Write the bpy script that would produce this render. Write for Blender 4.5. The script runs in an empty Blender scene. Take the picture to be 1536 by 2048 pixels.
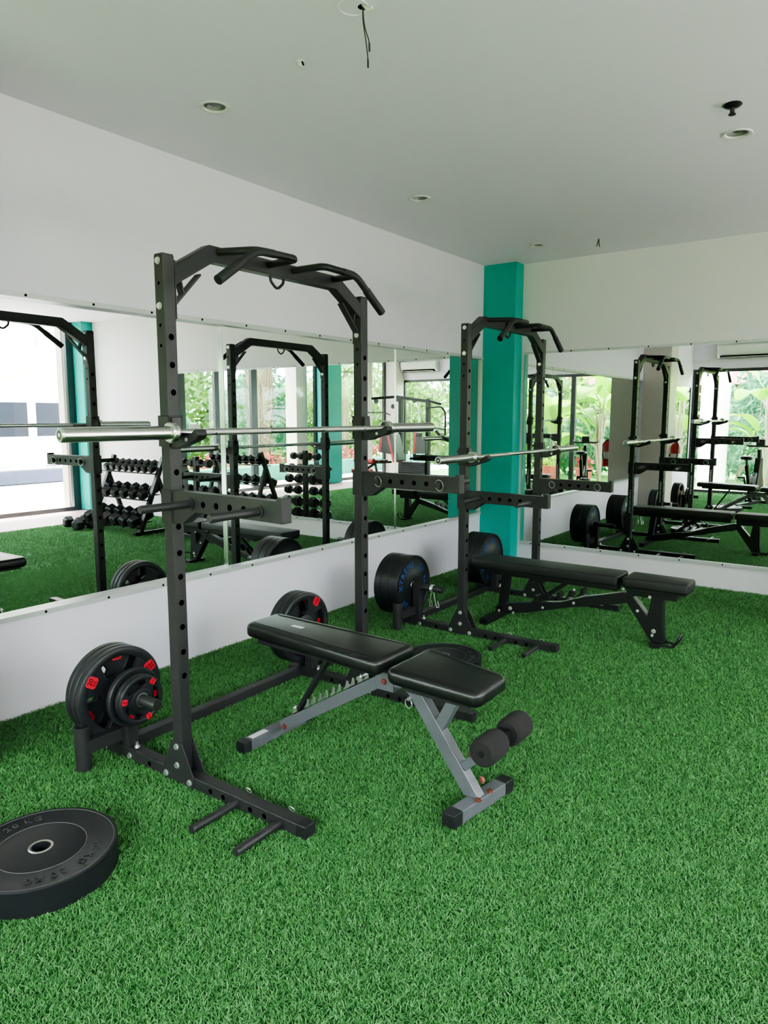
import bpy, bmesh, math, random
import numpy as np
from mathutils import Vector, Matrix, Quaternion
random.seed(7); rng = np.random.default_rng(7)
C = bpy.context.scene.collection
V = Vector
PI = math.pi
YC, ZC, W, F = 6.697, 2.985, 7.3, -1.95      # back wall, ceiling, right wall, front wall

# ------------------------------------------------------------------ materials
def mat(name, col, rough=.5, metal=0., var=0., scale=30., bump=0., bscale=200., spec=.5, coat=0.):
    m = bpy.data.materials.new(name); m.use_nodes = True
    nt = m.node_tree; b = nt.nodes['Principled BSDF']
    b.inputs['Base Color'].default_value = (*col, 1); b.inputs['Roughness'].default_value = rough
    b.inputs['Metallic'].default_value = metal; b.inputs['Specular IOR Level'].default_value = spec
    b.inputs['Coat Weight'].default_value = coat
    tc = nt.nodes.new('ShaderNodeTexCoord')
    if var:
        n = nt.nodes.new('ShaderNodeTexNoise'); n.inputs['Scale'].default_value = scale; n.inputs['Detail'].default_value = 4
        nt.links.new(tc.outputs['Object'], n.inputs['Vector'])
        r = nt.nodes.new('ShaderNodeMix'); r.data_type = 'RGBA'
        r.inputs['A'].default_value = (*[c*(1-var) for c in col], 1); r.inputs['B'].default_value = (*[min(1, c*(1+var)) for c in col], 1)
        nt.links.new(n.outputs['Fac'], r.inputs['Factor']); nt.links.new(r.outputs['Result'], b.inputs['Base Color'])
    if bump:
        n2 = nt.nodes.new('ShaderNodeTexNoise'); n2.inputs['Scale'].default_value = bscale
        nt.links.new(tc.outputs['Object'], n2.inputs['Vector'])
        bp = nt.nodes.new('ShaderNodeBump'); bp.inputs['Strength'].default_value = bump; bp.inputs['Distance'].default_value = .002
        nt.links.new(n2.outputs['Fac'], bp.inputs['Height']); nt.links.new(bp.outputs['Normal'], b.inputs['Normal'])
    return m

M = {}
M['paint'] = mat('white wall paint', (.80, .74, .825), .55, var=.02, scale=3, bump=.05, bscale=60)
M['ceil'] = mat('ceiling paint', (.80, .785, .84), .7, var=.02, scale=1.2)
M['teal'] = mat('teal paint', (.006, .375, .325), .45, var=.04, scale=4)
M['cream'] = mat('cream tile', (.62, .56, .50), .35, var=.05, scale=5)
M['black'] = mat('black powder coat', (.025, .0245, .0255), .42, var=.12, scale=40, bump=.12, bscale=900, spec=.35)
M['black2'] = mat('black satin steel', (.010, .0105, .0115), .42, var=.1, scale=40, spec=.35)
M['hole'] = mat('dark hole', (.001, .001, .001), 1., spec=0.)
M['plastic'] = mat('black plastic', (.012, .012, .014), .45)
M['grip'] = mat('rubber grip', (.007, .008, .008), .6, bump=.2, bscale=600)
M['rubber'] = mat('plate rubber', (.016, .0165, .020), .40, var=.15, scale=25, bump=.15, bscale=300, spec=.4)
M['rubber2'] = mat('bumper rubber', (.0105, .011, .0135), .42, var=.15, scale=20, bump=.15, bscale=300, spec=.35)
M['red'] = mat('red badge', (.55, .012, .03), .5)
M['blue'] = mat('blue print', (.016, .08, .35), .5)
M['emboss'] = mat('embossed rubber', (.03, .03, .033), .35)
M['edge_glint'] = mat('painted rubber edge highlight', (.10, .10, .105), .4)  # lighter rubber colour stands in for light caught on plate edges
M['chrome'] = mat('bar chrome', (.62, .62, .60), .22, 1., var=.05, scale=30)
M['knurl'] = mat('knurled steel', (.50, .50, .48), .38, 1., bump=.4, bscale=1500)
M['zinc'] = mat('zinc bolt', (.78, .78, .76), .28, .9)
M['steel'] = mat('bushing steel', (.6, .6, .6), .3, 1.)
M['vinyl'] = mat('black vinyl', (.007, .0075, .008), .34, var=.2, scale=12, bump=.25, bscale=120)
M['vinyl2'] = mat('matte vinyl', (.007, .0075, .0075), .55, bump=.2, bscale=500)
M['greymetal'] = mat('grey painted steel', (.15, .15, .17), .38, .35, var=.12, scale=18)
M['foam'] = mat('foam', (.015, .0125, .013), .95, bump=.5, bscale=300)
M['copper'] = mat('reddish bolt', (.22, .07, .05), .45, .5)
M['white'] = mat('white label', (.7, .7, .7), .5)
M['alu'] = mat('anodised aluminium', (.05, .055, .06), .32, .6, var=.1, scale=6)
M['strip'] = mat('white mirror strip', (.55, .56, .56), .35, .2)
M['seam'] = mat('seam chrome', (.7, .72, .7), .2, 1.)
M['pinktile'] = mat('pink floor tile', (.55, .38, .36), .4, var=.1, scale=6)
M['ac'] = mat('aircon plastic', (.72, .72, .66), .4)
M['extred'] = mat('extinguisher red', (.45, .01, .012), .3)
M['redpad'] = mat('red vinyl', (.42, .025, .03), .45)
M['bwall'] = mat('bright render wall', (.80, .77, .70), .8, var=.04, scale=2)
M['bband'] = mat('pale yellow band', (.75, .66, .48), .8)
M['darkglass'] = mat('dark window glass', (.006, .008, .014), .4, spec=.15)
M['paving'] = mat('pale paving', (.66, .64, .60), .8, var=.12, scale=1.5)
M['road'] = mat('grey kerb', (.045, .05, .08), .8, var=.3, scale=4)
M['lawn'] = mat('lawn', (.12, .28, .06), .9, var=.4, scale=8)
M['greenwall'] = mat('green low wall', (.05, .30, .22), .7, var=.1, scale=3)
M['bark'] = mat('palm bark', (.20, .165, .095), .9, var=.6, scale=9, bump=1., bscale=30)
M['branch'] = mat('pale branch', (.38, .32, .24), .9, var=.3, scale=9)
M['roofred'] = mat('red roof tile', (.30, .09, .07), .8, var=.2, scale=10)
M['darkwood'] = mat('dark timber', (.05, .03, .025), .8)
M['pot'] = mat('terracotta', (.42, .10, .06), .7)
M['flower'] = mat('red leaves', (.50, .07, .07), .6, var=.5, scale=20)
M['column'] = mat('white gloss column', (.78, .78, .76), .18, .0)
M['turfback'] = mat('turf backing', (.014, .082, .014), .95, var=.5, scale=160)
M['screw'] = M['hole']
M['capwhite'] = mat('white plastic', (.65, .66, .63), .4)
M['can'] = mat('downlight reflector', (.16, .16, .15), .4, .5)
M['wirecol'] = mat('wire insulation', (.02, .03, .02), .6)

def leafmat(name, c1, c2, trans=.35):
    m = bpy.data.materials.new(name); m.use_nodes = True; nt = m.node_tree
    b = nt.nodes['Principled BSDF']; out = nt.nodes['Material Output']
    g = nt.nodes.new('ShaderNodeNewGeometry'); mx = nt.nodes.new('ShaderNodeMix'); mx.data_type = 'RGBA'
    mx.inputs['A'].default_value = (*c1, 1); mx.inputs['B'].default_value = (*c2, 1)
    nt.links.new(g.outputs['Random Per Island'], mx.inputs['Factor'])
    nt.links.new(mx.outputs['Result'], b.inputs['Base Color']); b.inputs['Roughness'].default_value = .55
    t = nt.nodes.new('ShaderNodeBsdfTranslucent'); nt.links.new(mx.outputs['Result'], t.inputs['Color'])
    s = nt.nodes.new('ShaderNodeMixShader'); s.inputs[0].default_value = trans
    nt.links.new(b.outputs[0], s.inputs[1]); nt.links.new(t.outputs[0], s.inputs[2]); nt.links.new(s.outputs[0], out.inputs[0])
    return m
M['turf'] = leafmat('turf blades', (.024, .135, .022), (.15, .40, .13), .15)
M['leaf'] = leafmat('hedge leaf', (.035, .10, .02), (.18, .32, .06))
M['leaf2'] = leafmat('yellow green leaf', (.14, .36, .004), (.38, .66, .008), .45)
M['leaf3'] = leafmat('blue green leaf', (.03, .14, .07), (.10, .28, .15))
M['palmleaf'] = leafmat('palm frond', (.06, .13, .025), (.24, .34, .09))

def glassmat():
    m = bpy.data.materials.new('window glass'); m.use_nodes = True; nt = m.node_tree
    nt.nodes.remove(nt.nodes['Principled BSDF']); out = nt.nodes['Material Output']
    t = nt.nodes.new('ShaderNodeBsdfTransparent'); t.inputs[0].default_value = (.95, .97, .955, 1)
    g = nt.nodes.new('ShaderNodeBsdfGlossy'); g.inputs['Roughness'].default_value = .02
    s = nt.nodes.new('ShaderNodeMixShader'); s.inputs[0].default_value = .06
    nt.links.new(t.outputs[0], s.inputs[1]); nt.links.new(g.outputs[0], s.inputs[2]); nt.links.new(s.outputs[0], out.inputs[0])
    return m
M['glass'] = glassmat()
def mirrormat():
    m = bpy.data.materials.new('mirror glass'); m.use_nodes = True; nt = m.node_tree
    nt.nodes.remove(nt.nodes['Principled BSDF']); out = nt.nodes['Material Output']
    g = nt.nodes.new('ShaderNodeBsdfGlossy'); g.inputs['Roughness'].default_value = 0.
    g.inputs['Color'].default_value = (.80, .85, .815, 1); nt.links.new(g.outputs[0], out.inputs[0])
    return m
M['mirror'] = mirrormat()

# ------------------------------------------------------------------ mesh builder
class MB:
    def __init__(s): s.v = []; s.f = []; s.mi = []; s.mats = []; s.cur = 0
    def use(s, m):
        m = M[m] if isinstance(m, str) else m
        if m not in s.mats: s.mats.append(m)
        s.cur = s.mats.index(m); return s
    def add(s, vs, fs):
        n = len(s.v); s.v += [tuple(v) for v in vs]
        for f in fs: s.f.append([i+n for i in f]); s.mi.append(s.cur)
        return s
    def box(s, lo, hi, mtx=None):
        x0, y0, z0 = lo; x1, y1, z1 = hi
        vs = [V(p) for p in ((x0,y0,z0),(x1,y0,z0),(x1,y1,z0),(x0,y1,z0),(x0,y0,z1),(x1,y0,z1),(x1,y1,z1),(x0,y1,z1))]
        if mtx: vs = [mtx @ v for v in vs]
        return s.add(vs, [(0,3,2,1),(4,5,6,7),(0,1,5,4),(1,2,6,5),(2,3,7,6),(3,0,4,7)])
    def cbox(s, c, size, mtx=None):
        lo = [c[i]-size[i]/2 for i in range(3)]; hi = [c[i]+size[i]/2 for i in range(3)]
        return s.box(lo, hi, mtx)
    def beam(s, p0, p1, w, h, up=(0,0,1)):
        p0 = V(p0); p1 = V(p1); d = (p1-p0).normalized(); sd = d.cross(V(up))
        if sd.length < 1e-4: sd = d.cross(V((1,0,0)))
        sd.normalize(); u = sd.cross(d)
        vs = []
        for p in (p0, p1):
            for a, b in ((-1,-1),(1,-1),(1,1),(-1,1)): vs.append(p+sd*(a*w/2)+u*(b*h/2))
        return s.add(vs, [(0,1,2,3)[::1],(7,6,5,4),(0,4,5,1),(1,5,6,2),(2,6,7,3),(3,7,4,0)])
    def cyl(s, p0, p1, r, n=20, r2=None, caps=True):
        p0 = V(p0); p1 = V(p1); d = (p1-p0).normalized(); a = d.orthogonal().normalized(); b = d.cross(a)
        r2 = r if r2 is None else r2; vs = []
        for p, rr in ((p0, r), (p1, r2)):
            for i in range(n):
                t = 2*PI*i/n; vs.append(p+(a*math.cos(t)+b*math.sin(t))*rr)
        fs = [(i, (i+1) % n, n+(i+1) % n, n+i) for i in range(n)]
        if caps: fs += [tuple(range(n))[::-1], tuple(range(n, 2*n))]
        return s.add(vs, fs)
    def lathe(s, prof, o, d, n=40, closed=True):
        # prof: list of (r, h) along axis d from origin o; r==0 allowed at ends
        o = V(o); d = V(d).normalized(); a = d.orthogonal().normalized()
        if abs(d.z) < .99: a = (V((0,0,1))-d*d.z).normalized()
        b = d.cross(a); vs = []; k = len(prof)
        for r, h in prof:
            for i in range(n):
                t = 2*PI*i/n; vs.append(o+d*h+(a*math.cos(t)+b*math.sin(t))*r)
        fs = []
        for j in range(k-1 if not closed else k):
            j2 = (j+1) % k
            for i in range(n):
                i2 = (i+1) % n; fs.append((j*n+i, j*n+i2, j2*n+i2, j2*n+i))
        return s.add(vs, fs)
    def tube(s, pts, r, n=10, closed=False, caps=True):
        pts = [V(p) for p in pts]; k = len(pts); rs = r if isinstance(r, (list, tuple)) else [r]*k
        tang = []
        for i in range(k):
            if closed: t = pts[(i+1) % k]-pts[i-1]
            else: t = pts[min(i+1, k-1)]-pts[max(i-1, 0)]
            tang.append(t.normalized())
        a = tang[0].orthogonal().normalized(); vs = []
        for i in range(k):
            if i: 
                q = tang[i-1].rotation_difference(tang[i]); a = (q @ a)
                a = (a-tang[i]*a.dot(tang[i])).normalized()
            b = tang[i].cross(a)
            for j in range(n):
                t = 2*PI*j/n; vs.append(pts[i]+(a*math.cos(t)+b*math.sin(t))*rs[i])
        fs = []
        for i in range(k if closed else k-1):
            i2 = (i+1) % k
            for j in range(n):
                j2 = (j+1) % n; fs.append((i*n+j, i*n+j2, i2*n+j2, i2*n+j))
        if caps and not closed: fs += [tuple(range(n))[::-1], tuple(range((k-1)*n, k*n))]
        return s.add(vs, fs)
    def prism(s, poly, ax, h0, h1):
        # poly in the plane perpendicular to axis ax ('x': (y,z) 'y': (x,z) 'z': (x,y)), extruded h0..h1
        def P(p, h): return {'x': (h, p[0], p[1]), 'y': (p[0], h, p[1]), 'z': (p[0], p[1], h)}[ax]
        n = len(poly); vs = [P(p, h0) for p in poly]+[P(p, h1) for p in poly]
        fs = [tuple(range(n)), tuple(range(n, 2*n))[::-1]]+[(i, n+i, n+(i+1) % n, (i+1) % n) for i in range(n)]
        return s.add(vs, fs)
    def disc(s, c, nrm, r, n=16, off=.0006):
        c = V(c); d = V(nrm).normalized(); a = d.orthogonal().normalized(); b = d.cross(a); c = c+d*off
        return s.add([c+(a*math.cos(2*PI*i/n)+b*math.sin(2*PI*i/n))*r for i in range(n)], [tuple(range(n))])
    def torus(s, c, nrm, R, r, n=28, m=8, a0=0, a1=2*PI):
        c = V(c); d = V(nrm).normalized(); a = d.orthogonal().normalized(); b = d.cross(a)
        full = abs(a1-a0-2*PI) < 1e-6
        k = n if full else n+1
        return s.tube([c+(a*math.cos(a0+(a1-a0)*i/n)+b*math.sin(a0+(a1-a0)*i/n))*R for i in range(k)], r, m, closed=full)
    def build(s, name, parent=None, m=None, bev=0, seg=2, smooth=True, origin=None, kind=None):
        me = bpy.data.meshes.new(name)
        vs = s.v
        if origin is not None: vs = [(v[0]-origin[0], v[1]-origin[1], v[2]-origin[2]) for v in vs]
        me.from_pydata(vs, [], s.f)
        if m: s.use(m)
        for mm in s.mats: me.materials.append(mm)
        if len(s.mats) > 1: me.polygons.foreach_set('material_index', s.mi)
        bm = bmesh.new(); bm.from_mesh(me); bmesh.ops.recalc_face_normals(bm, faces=bm.faces); bm.to_mesh(me); bm.free()
        if smooth:
            me.polygons.foreach_set('use_smooth', [True]*len(me.polygons)); me.set_sharp_from_angle(angle=math.radians(38))
        me.update()
        o = bpy.data.objects.new(name, me); C.objects.link(o)
        if parent: o.parent = parent
        elif origin is not None: o.location = origin
        if bev:
            b = o.modifiers.new('bevel', 'BEVEL'); b.width = bev; b.segments = seg; b.limit_method = 'ANGLE'; b.angle_limit = math.radians(40); b.harden_normals = True
        if kind: o['kind'] = kind
        return o

def tag(o, label, cat, group=None, kind=None):
    o['label'] = label; o['category'] = cat
    if group: o['group'] = group
    if kind: o['kind'] = kind
    return o
def thing(name, label, cat, loc=(0,0,0), rot=None, group=None):
    o = bpy.data.objects.new(name, None); C.objects.link(o); o.location = loc; o.empty_display_size = .1
    if rot: o.rotation_euler = rot
    return tag(o, label, cat, group)
def struct(name, mb, m=None, label=None, cat=None, **k):
    o = mb.build(name, None, m, kind='structure', **k)
    if label: tag(o, label, cat)
    return o
def dup(root, loc, rot=None, label=None, group=None):
    r = root.copy(); C.objects.link(r); r.location = loc
    if rot: r.rotation_euler = rot
    if label: r['label'] = label
    if group: r['group'] = group
    for ch in list(root.children):
        c = ch.copy(); C.objects.link(c); c.parent = r
        for g in list(ch.children):
            d = g.copy(); C.objects.link(d); d.parent = c
    return r
def arc(c, r, a0, a1, n, f): return [f(c, r, a0+(a1-a0)*i/n) for i in range(n+1)]
def smoothpath(pts, rad=.03, n=5):
    pts = [V(p) for p in pts]; out = [pts[0]]
    for i in range(1, len(pts)-1):
        p, a, b = pts[i], pts[i-1], pts[i+1]; r = min(rad, (a-p).length*.45, (b-p).length*.45)
        s, e = p+(a-p).normalized()*r, p+(b-p).normalized()*r
        for k in range(n+1):
            t = k/n; out.append(s*(1-t)**2+p*2*t*(1-t)+e*t*t)
    return out+[pts[-1]]
def text_mesh(txt, size, depth=0.):
    cu = bpy.data.curves.new('txt', 'FONT'); cu.body = txt; cu.size = size; cu.align_x = 'CENTER'; cu.align_y = 'CENTER'; cu.extrude = depth; cu.resolution_u = 2
    o = bpy.data.objects.new('txt', cu); C.objects.link(o)
    me = bpy.data.meshes.new_from_object(o.evaluated_get(bpy.context.evaluated_depsgraph_get()))
    C.objects.unlink(o); bpy.data.objects.remove(o)
    vs = [v.co.copy() for v in me.vertices]; fs = [tuple(p.vertices) for p in me.polygons]; bpy.data.meshes.remove(me)
    return vs, fs
def bolt(mb, c, nrm, r=.011, h=.008):
    c = V(c); n = V(nrm).normalized(); mb.cyl(c, c+n*.002, r*1.25, 12); mb.cyl(c, c+n*h, r, 6)

# ------------------------------------------------------------------ camera
cam = bpy.data.cameras.new('camera'); co = bpy.data.objects.new('camera', cam); C.objects.link(co)
cam.sensor_fit = 'HORIZONTAL'; cam.sensor_width = 36; cam.lens = 1427.86/1536*36; cam.clip_start = .05; cam.clip_end = 200
yaw, pitch = .6278, .1325
fw = V((-math.sin(yaw)*math.cos(pitch), math.cos(yaw)*math.cos(pitch), -math.sin(pitch))); rt = V((math.cos(yaw), math.sin(yaw), 0)); up = rt.cross(fw)
mm = Matrix((rt, up, -fw)).transposed().to_4x4(); mm.translation = V((3.5102, 0, 1.5)); co.matrix_world = mm
bpy.context.scene.camera = co

# ------------------------------------------------------------------ room
MBL, MTL, MBB, MTB = .518, 2.075, .235, 2.1165
b = MB().box((-.2, F-.3, -.12), (W+.3, YC+.3, -.012)); struct('floor', b, 'pinktile', 'pink tiled floor slab, bare along the glass walls', 'floor')
b = MB()
b.box((-.15, .9, 0), (0, YC+.15, MBL)); b.box((-.15, .9, MTL), (0, YC+.15, ZC)); b.box((-.15, .9, MBL), (-.06, YC+.15, MTL)); b.box((-.15, F-.1, 0), (0, .9, ZC))
b.box((-.06, 6.52, MBL), (0, YC+.15, MTL)); b.box((-.06, .9, MBL), (0, 1.386, MTL))
struct('wall_left', b, 'paint', 'white left wall carrying the long mirror', 'wall', smooth=False)
M['paint2'] = mat('white back wall paint', (.785, .75, .775), .55, var=.02, scale=3, bump=.05, bscale=60)
struct('wall_back', MB().box((-.15, YC, 0), (W+.2, YC+.15, ZC)), 'paint2', 'white back wall facing the camera', 'wall', smooth=False)
struct('wall_front', MB().box((-.15, F-.15, 2.43), (W+.2, F, ZC)), 'paint', 'white header above the front glass', 'wall', smooth=False)
# ceiling with openings for the recessed lights
DL = [(.685, 2.499), (.691, 4.304), (.778, 6.038), (2.668, 4.343)]
HOLE = (1.786, 2.246)
bm = bmesh.new()
def loop(pts):
    vs = [bm.verts.new(p) for p in pts]; return [bm.edges.new((vs[i], vs[(i+1) % len(vs)])) for i in range(len(vs))]
ed = loop([(-.15, F-.15, ZC), (W+.2, F-.15, ZC), (W+.2, YC+.15, ZC), (-.15, YC+.15, ZC)])
for x, y in DL: ed += loop([(x+.058*math.cos(2*PI*i/24), y+.058*math.sin(2*PI*i/24), ZC) for i in range(24)])
ed += loop([(HOLE[0]+.02*math.cos(2*PI*i/14), HOLE[1]+.02*math.sin(2*PI*i/14), ZC) for i in range(14)])
bmesh.ops.triangle_fill(bm, use_beauty=True, use_dissolve=False, edges=ed, normal=(0, 0, -1))
me = bpy.data.meshes.new('ceiling'); bm.to_mesh(me); bm.free(); me.materials.append(M['ceil'])
o = bpy.data.objects.new('ceiling', me); C.objects.link(o); tag(o, 'pale green grey painted ceiling with recessed lights', 'ceiling', kind='structure')
struct('roof', MB().box((-.3, F-.7, 3.2), (W+.6, YC+.3, 3.35)).box((-.3, F-.3, ZC), (-.15, YC+.3, 3.2)).box((-.15, YC+.15, ZC), (W+.2, YC+.3, 3.2)).box((-.15, F-.3, ZC), (W+.2, F-.15, 3.2)).box((W+.2, F-.3, ZC), (W+.3, YC+.3, 3.2)), 'paint', 'unseen flat roof slab added over the gym to block the sky', 'roof')  # out of view, added to keep sky and direct sun out of the room
# columns
struct('trim_1', MB().box((0, 6.528, 0), (.352, YC, ZC)), 'teal', 'teal column in the far left corner of the room', 'column', bev=.004)
struct('trim_2', MB().box((7.0, 6.50, 0), (W-.02, YC, ZC)), 'teal', 'teal column at the right end of the back wall', 'column', bev=.004)
struct('trim_3', MB().box((6.95, .55, 0), (W-.02, 1.05, ZC)), 'teal', 'teal column standing against the right glass wall', 'column', bev=.004)
struct('trim_4', MB().box((0, .98, 0), (.43, 1.386, ZC)), 'cream', 'cream column ending the left mirror', 'column', bev=.004)
struct('trim_5', MB().box((6.95, F, 0), (W, F+.35, ZC)), 'cream', 'cream column in the front right corner', 'column', bev=.004)
# mirror strips with screws
def strip(name, ax, a0, a1, z0, z1, label):
    b = MB().use('strip')
    if ax == 'y': b.box((-.055, a0, z0), (.012, a1, z1))
    else: b.box((a0, YC-.016, z0), (a1, YC+.001, z1))
    b.use('hole'); n = int((a1-a0)/.36)
    for i in range(n+1):
        t = a0+.12+i*.36
        if t > a1-.02: break
        zz = (z0+z1)/2
        if ax == 'y': b.cyl((.012, t, zz), (.014, t, zz), .007, 10)
        else: b.cyl((t, YC-.016, zz), (t, YC-.018, zz), .007, 10)
    return struct(name, b, None, label, 'trim', smooth=False)
strip('trim_6', 'y', 1.386, 6.525, MTL-.004, MTL+.022, 'white screwed strip along the top of the left mirror')
strip('trim_7', 'y', 1.386, 6.525, MBL-.022, MBL+.004, 'white screwed strip along the bottom of the left mirror')
strip('trim_8', 'x', .389, 4.94, MTB-.002, MTB+.02, 'white screwed strip along the top of the back mirror')
strip('trim_9', 'x', .389, 4.94, MBB-.03, MBB+.002, 'white screwed strip along the bottom of the back mirror')
# mirrors
def mirror(name, lo, hi, label, off):
    y0, y1 = lo, hi
    def xo(y): return off
    vs = [(xo(y0), y0, MBL), (xo(y1), y1, MBL), (xo(y1), y1, MTL), (xo(y0), y0, MTL)]
    vs2 = [(v[0]-.006, v[1], v[2]) for v in vs]
    b = MB().use('mirror').add(vs+vs2, [(0,1,2,3),(7,6,5,4),(0,4,5,1),(1,5,6,2),(2,6,7,3),(3,7,4,0)])
    return tag(b.build(name, smooth=False), label, 'mirror', 'wall mirror panels')
mirror('wall_mirror', 1.388, 3.126, 'first panel of the left wall mirror, nearest the camera', -.042)
mirror('wall_mirror', 3.134, 5.031, 'middle panel of the left wall mirror', -.024)
mirror('wall_mirror', 5.035, 6.518, 'last panel of the left wall mirror, beside the teal corner column', -.0165)
struct('trim_10', MB().box((-.055, 3.126, MBL), (-.0225, 3.134, MTL)), 'seam', 'bright joint strip between the first two left mirror panels', 'trim')
struct('trim_11', MB().box((-.03, 5.031, MBL), (-.016, 5.035, MTL)), 'seam', 'thin joint between the last two left mirror panels', 'trim')
struct('trim_18', MB().box((-.03, 6.516, MBL), (.006, 6.526, MTL)), 'strip', 'pale edge strip at the far end of the left mirror', 'trim')
for x0, x1, lb in ((.397, 1.499, 'left panel of the back wall mirror, beside the teal column'), (1.501, 3.22, 'middle panel of the back wall mirror'), (3.222, 4.94, 'right panel of the back wall mirror')):
    b = MB().use('mirror').box((x0, YC-.007, MBB), (x1, YC-.0015, MTB)); tag(b.build('wall_mirror', smooth=False), lb, 'mirror', 'wall mirror panels')
M['glassedge'] = mat('green glass edge', (.12, .42, .34), .2)
struct('trim_12', MB().box((.386, YC-.012, MBB), (.397, YC, MTB)), 'glassedge', 'green glass edge at the left end of the back mirror', 'trim')
# second mirror past the cream column
b = MB().use('mirror').box((.001, F+.12, MBL), (.006, .95, MTL)); tag(b.build('wall_mirror', smooth=False), 'mirror on the left wall behind the cream column', 'mirror', 'wall mirror panels')

# windows: aluminium frames with panes
def window(n, ax, a0, a1, z1, divs, label, face):
    root = MB().use('alu'); w = .05
    def bx(p0, p1, z0_, z1_, d=.04):
        if ax == 'x': root.box((p0, face-d, z0_), (p1, face+.0, z1_))
        else: root.box((face, p0, z0_), (face+d, p1, z1_))
    bx(a0, a1, -.012, .05); bx(a0, a1, z1-.06, z1)
    for t, ww in divs: bx(t-ww/2, t+ww/2, .05, z1-.06, .07)
    o = struct('window_%d' % n, root, None, label, 'window', smooth=False)
    ts = [t for t, _ in divs]
    for i in range(len(ts)-1):
        p = MB().use('glass')
        if ax == 'x': p.add([(ts[i], face-.03, .05), (ts[i+1], face-.03, .05), (ts[i+1], face-.03, z1-.06), (ts[i], face-.03, z1-.06)], [(0, 1, 2, 3)])
        else: p.add([(face+.03, ts[i], .05), (face+.03, ts[i+1], .05), (face+.03, ts[i+1], z1-.06), (face+.03, ts[i], z1-.06)], [(0, 1, 2, 3)])
        p.build('pane', o, smooth=False)
    return o
window(1, 'x', 0, 6.98, 2.43, [(.03, .06), (2.42, .10), (4.6, .08), (6.95, .06)], 'front glazing with dark aluminium frame and mullions', F)
window(2, 'y', 1.05, 6.50, ZC, [(1.08, .06), (2.98, .16), (3.88, .22), (4.78, .16), (6.44, .12)], 'right glazing between the two teal columns', W-.04)
window(3, 'y', F+.35, .55, ZC, [(F+.38, .06), (.52, .06)], 'right glazing in front of the second teal column', W-.04)
struct('trim_13', MB().box((-.0, F, 2.56), (6.95, F+.06, 2.60)), 'capwhite', 'pale ledge under the front header', 'trim')
struct('wall_right', MB().box((W, YC-.3, 0), (W+.2, YC+.15, ZC)), 'cream', 'short end of the right wall by the back corner', 'wall')
# outer columns
tag(MB().lathe([(0, -.1), (.30, -.1), (.30, 3.6), (0, 3.6)], (.03, -4.0, 0), (0, 0, 1), 40, closed=False).build('round_column', m='column', origin=(.03, -4.0, 0)), 'white glossy round column outside the front glass', 'column')
tag(MB().box((W+.12, 1.2, 0), (W+.45, 1.56, 3.15)).build('square_column', m='cream', bev=.01, origin=(W+.3, 1.4, 0)), 'tan tiled square column outside the right glass', 'column', 'outer tiled columns')
tag(MB().box((W+.08, 6.37, -.06), (W+.25, 6.55, 3.15)).build('square_column', m='cream', bev=.01, origin=(W+.16, 6.46, 0)), 'tan tiled square column outside the right glass beside the back corner', 'column', 'outer tiled columns')
tag(MB().box((W+.12, -1.25, 0), (W+.4, -1.0, 3.15)).build('square_column', m='cream', bev=.01, origin=(W+.3, -1.1, 0)), 'tan tiled square column outside near the front corner', 'column', 'outer tiled columns')

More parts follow.
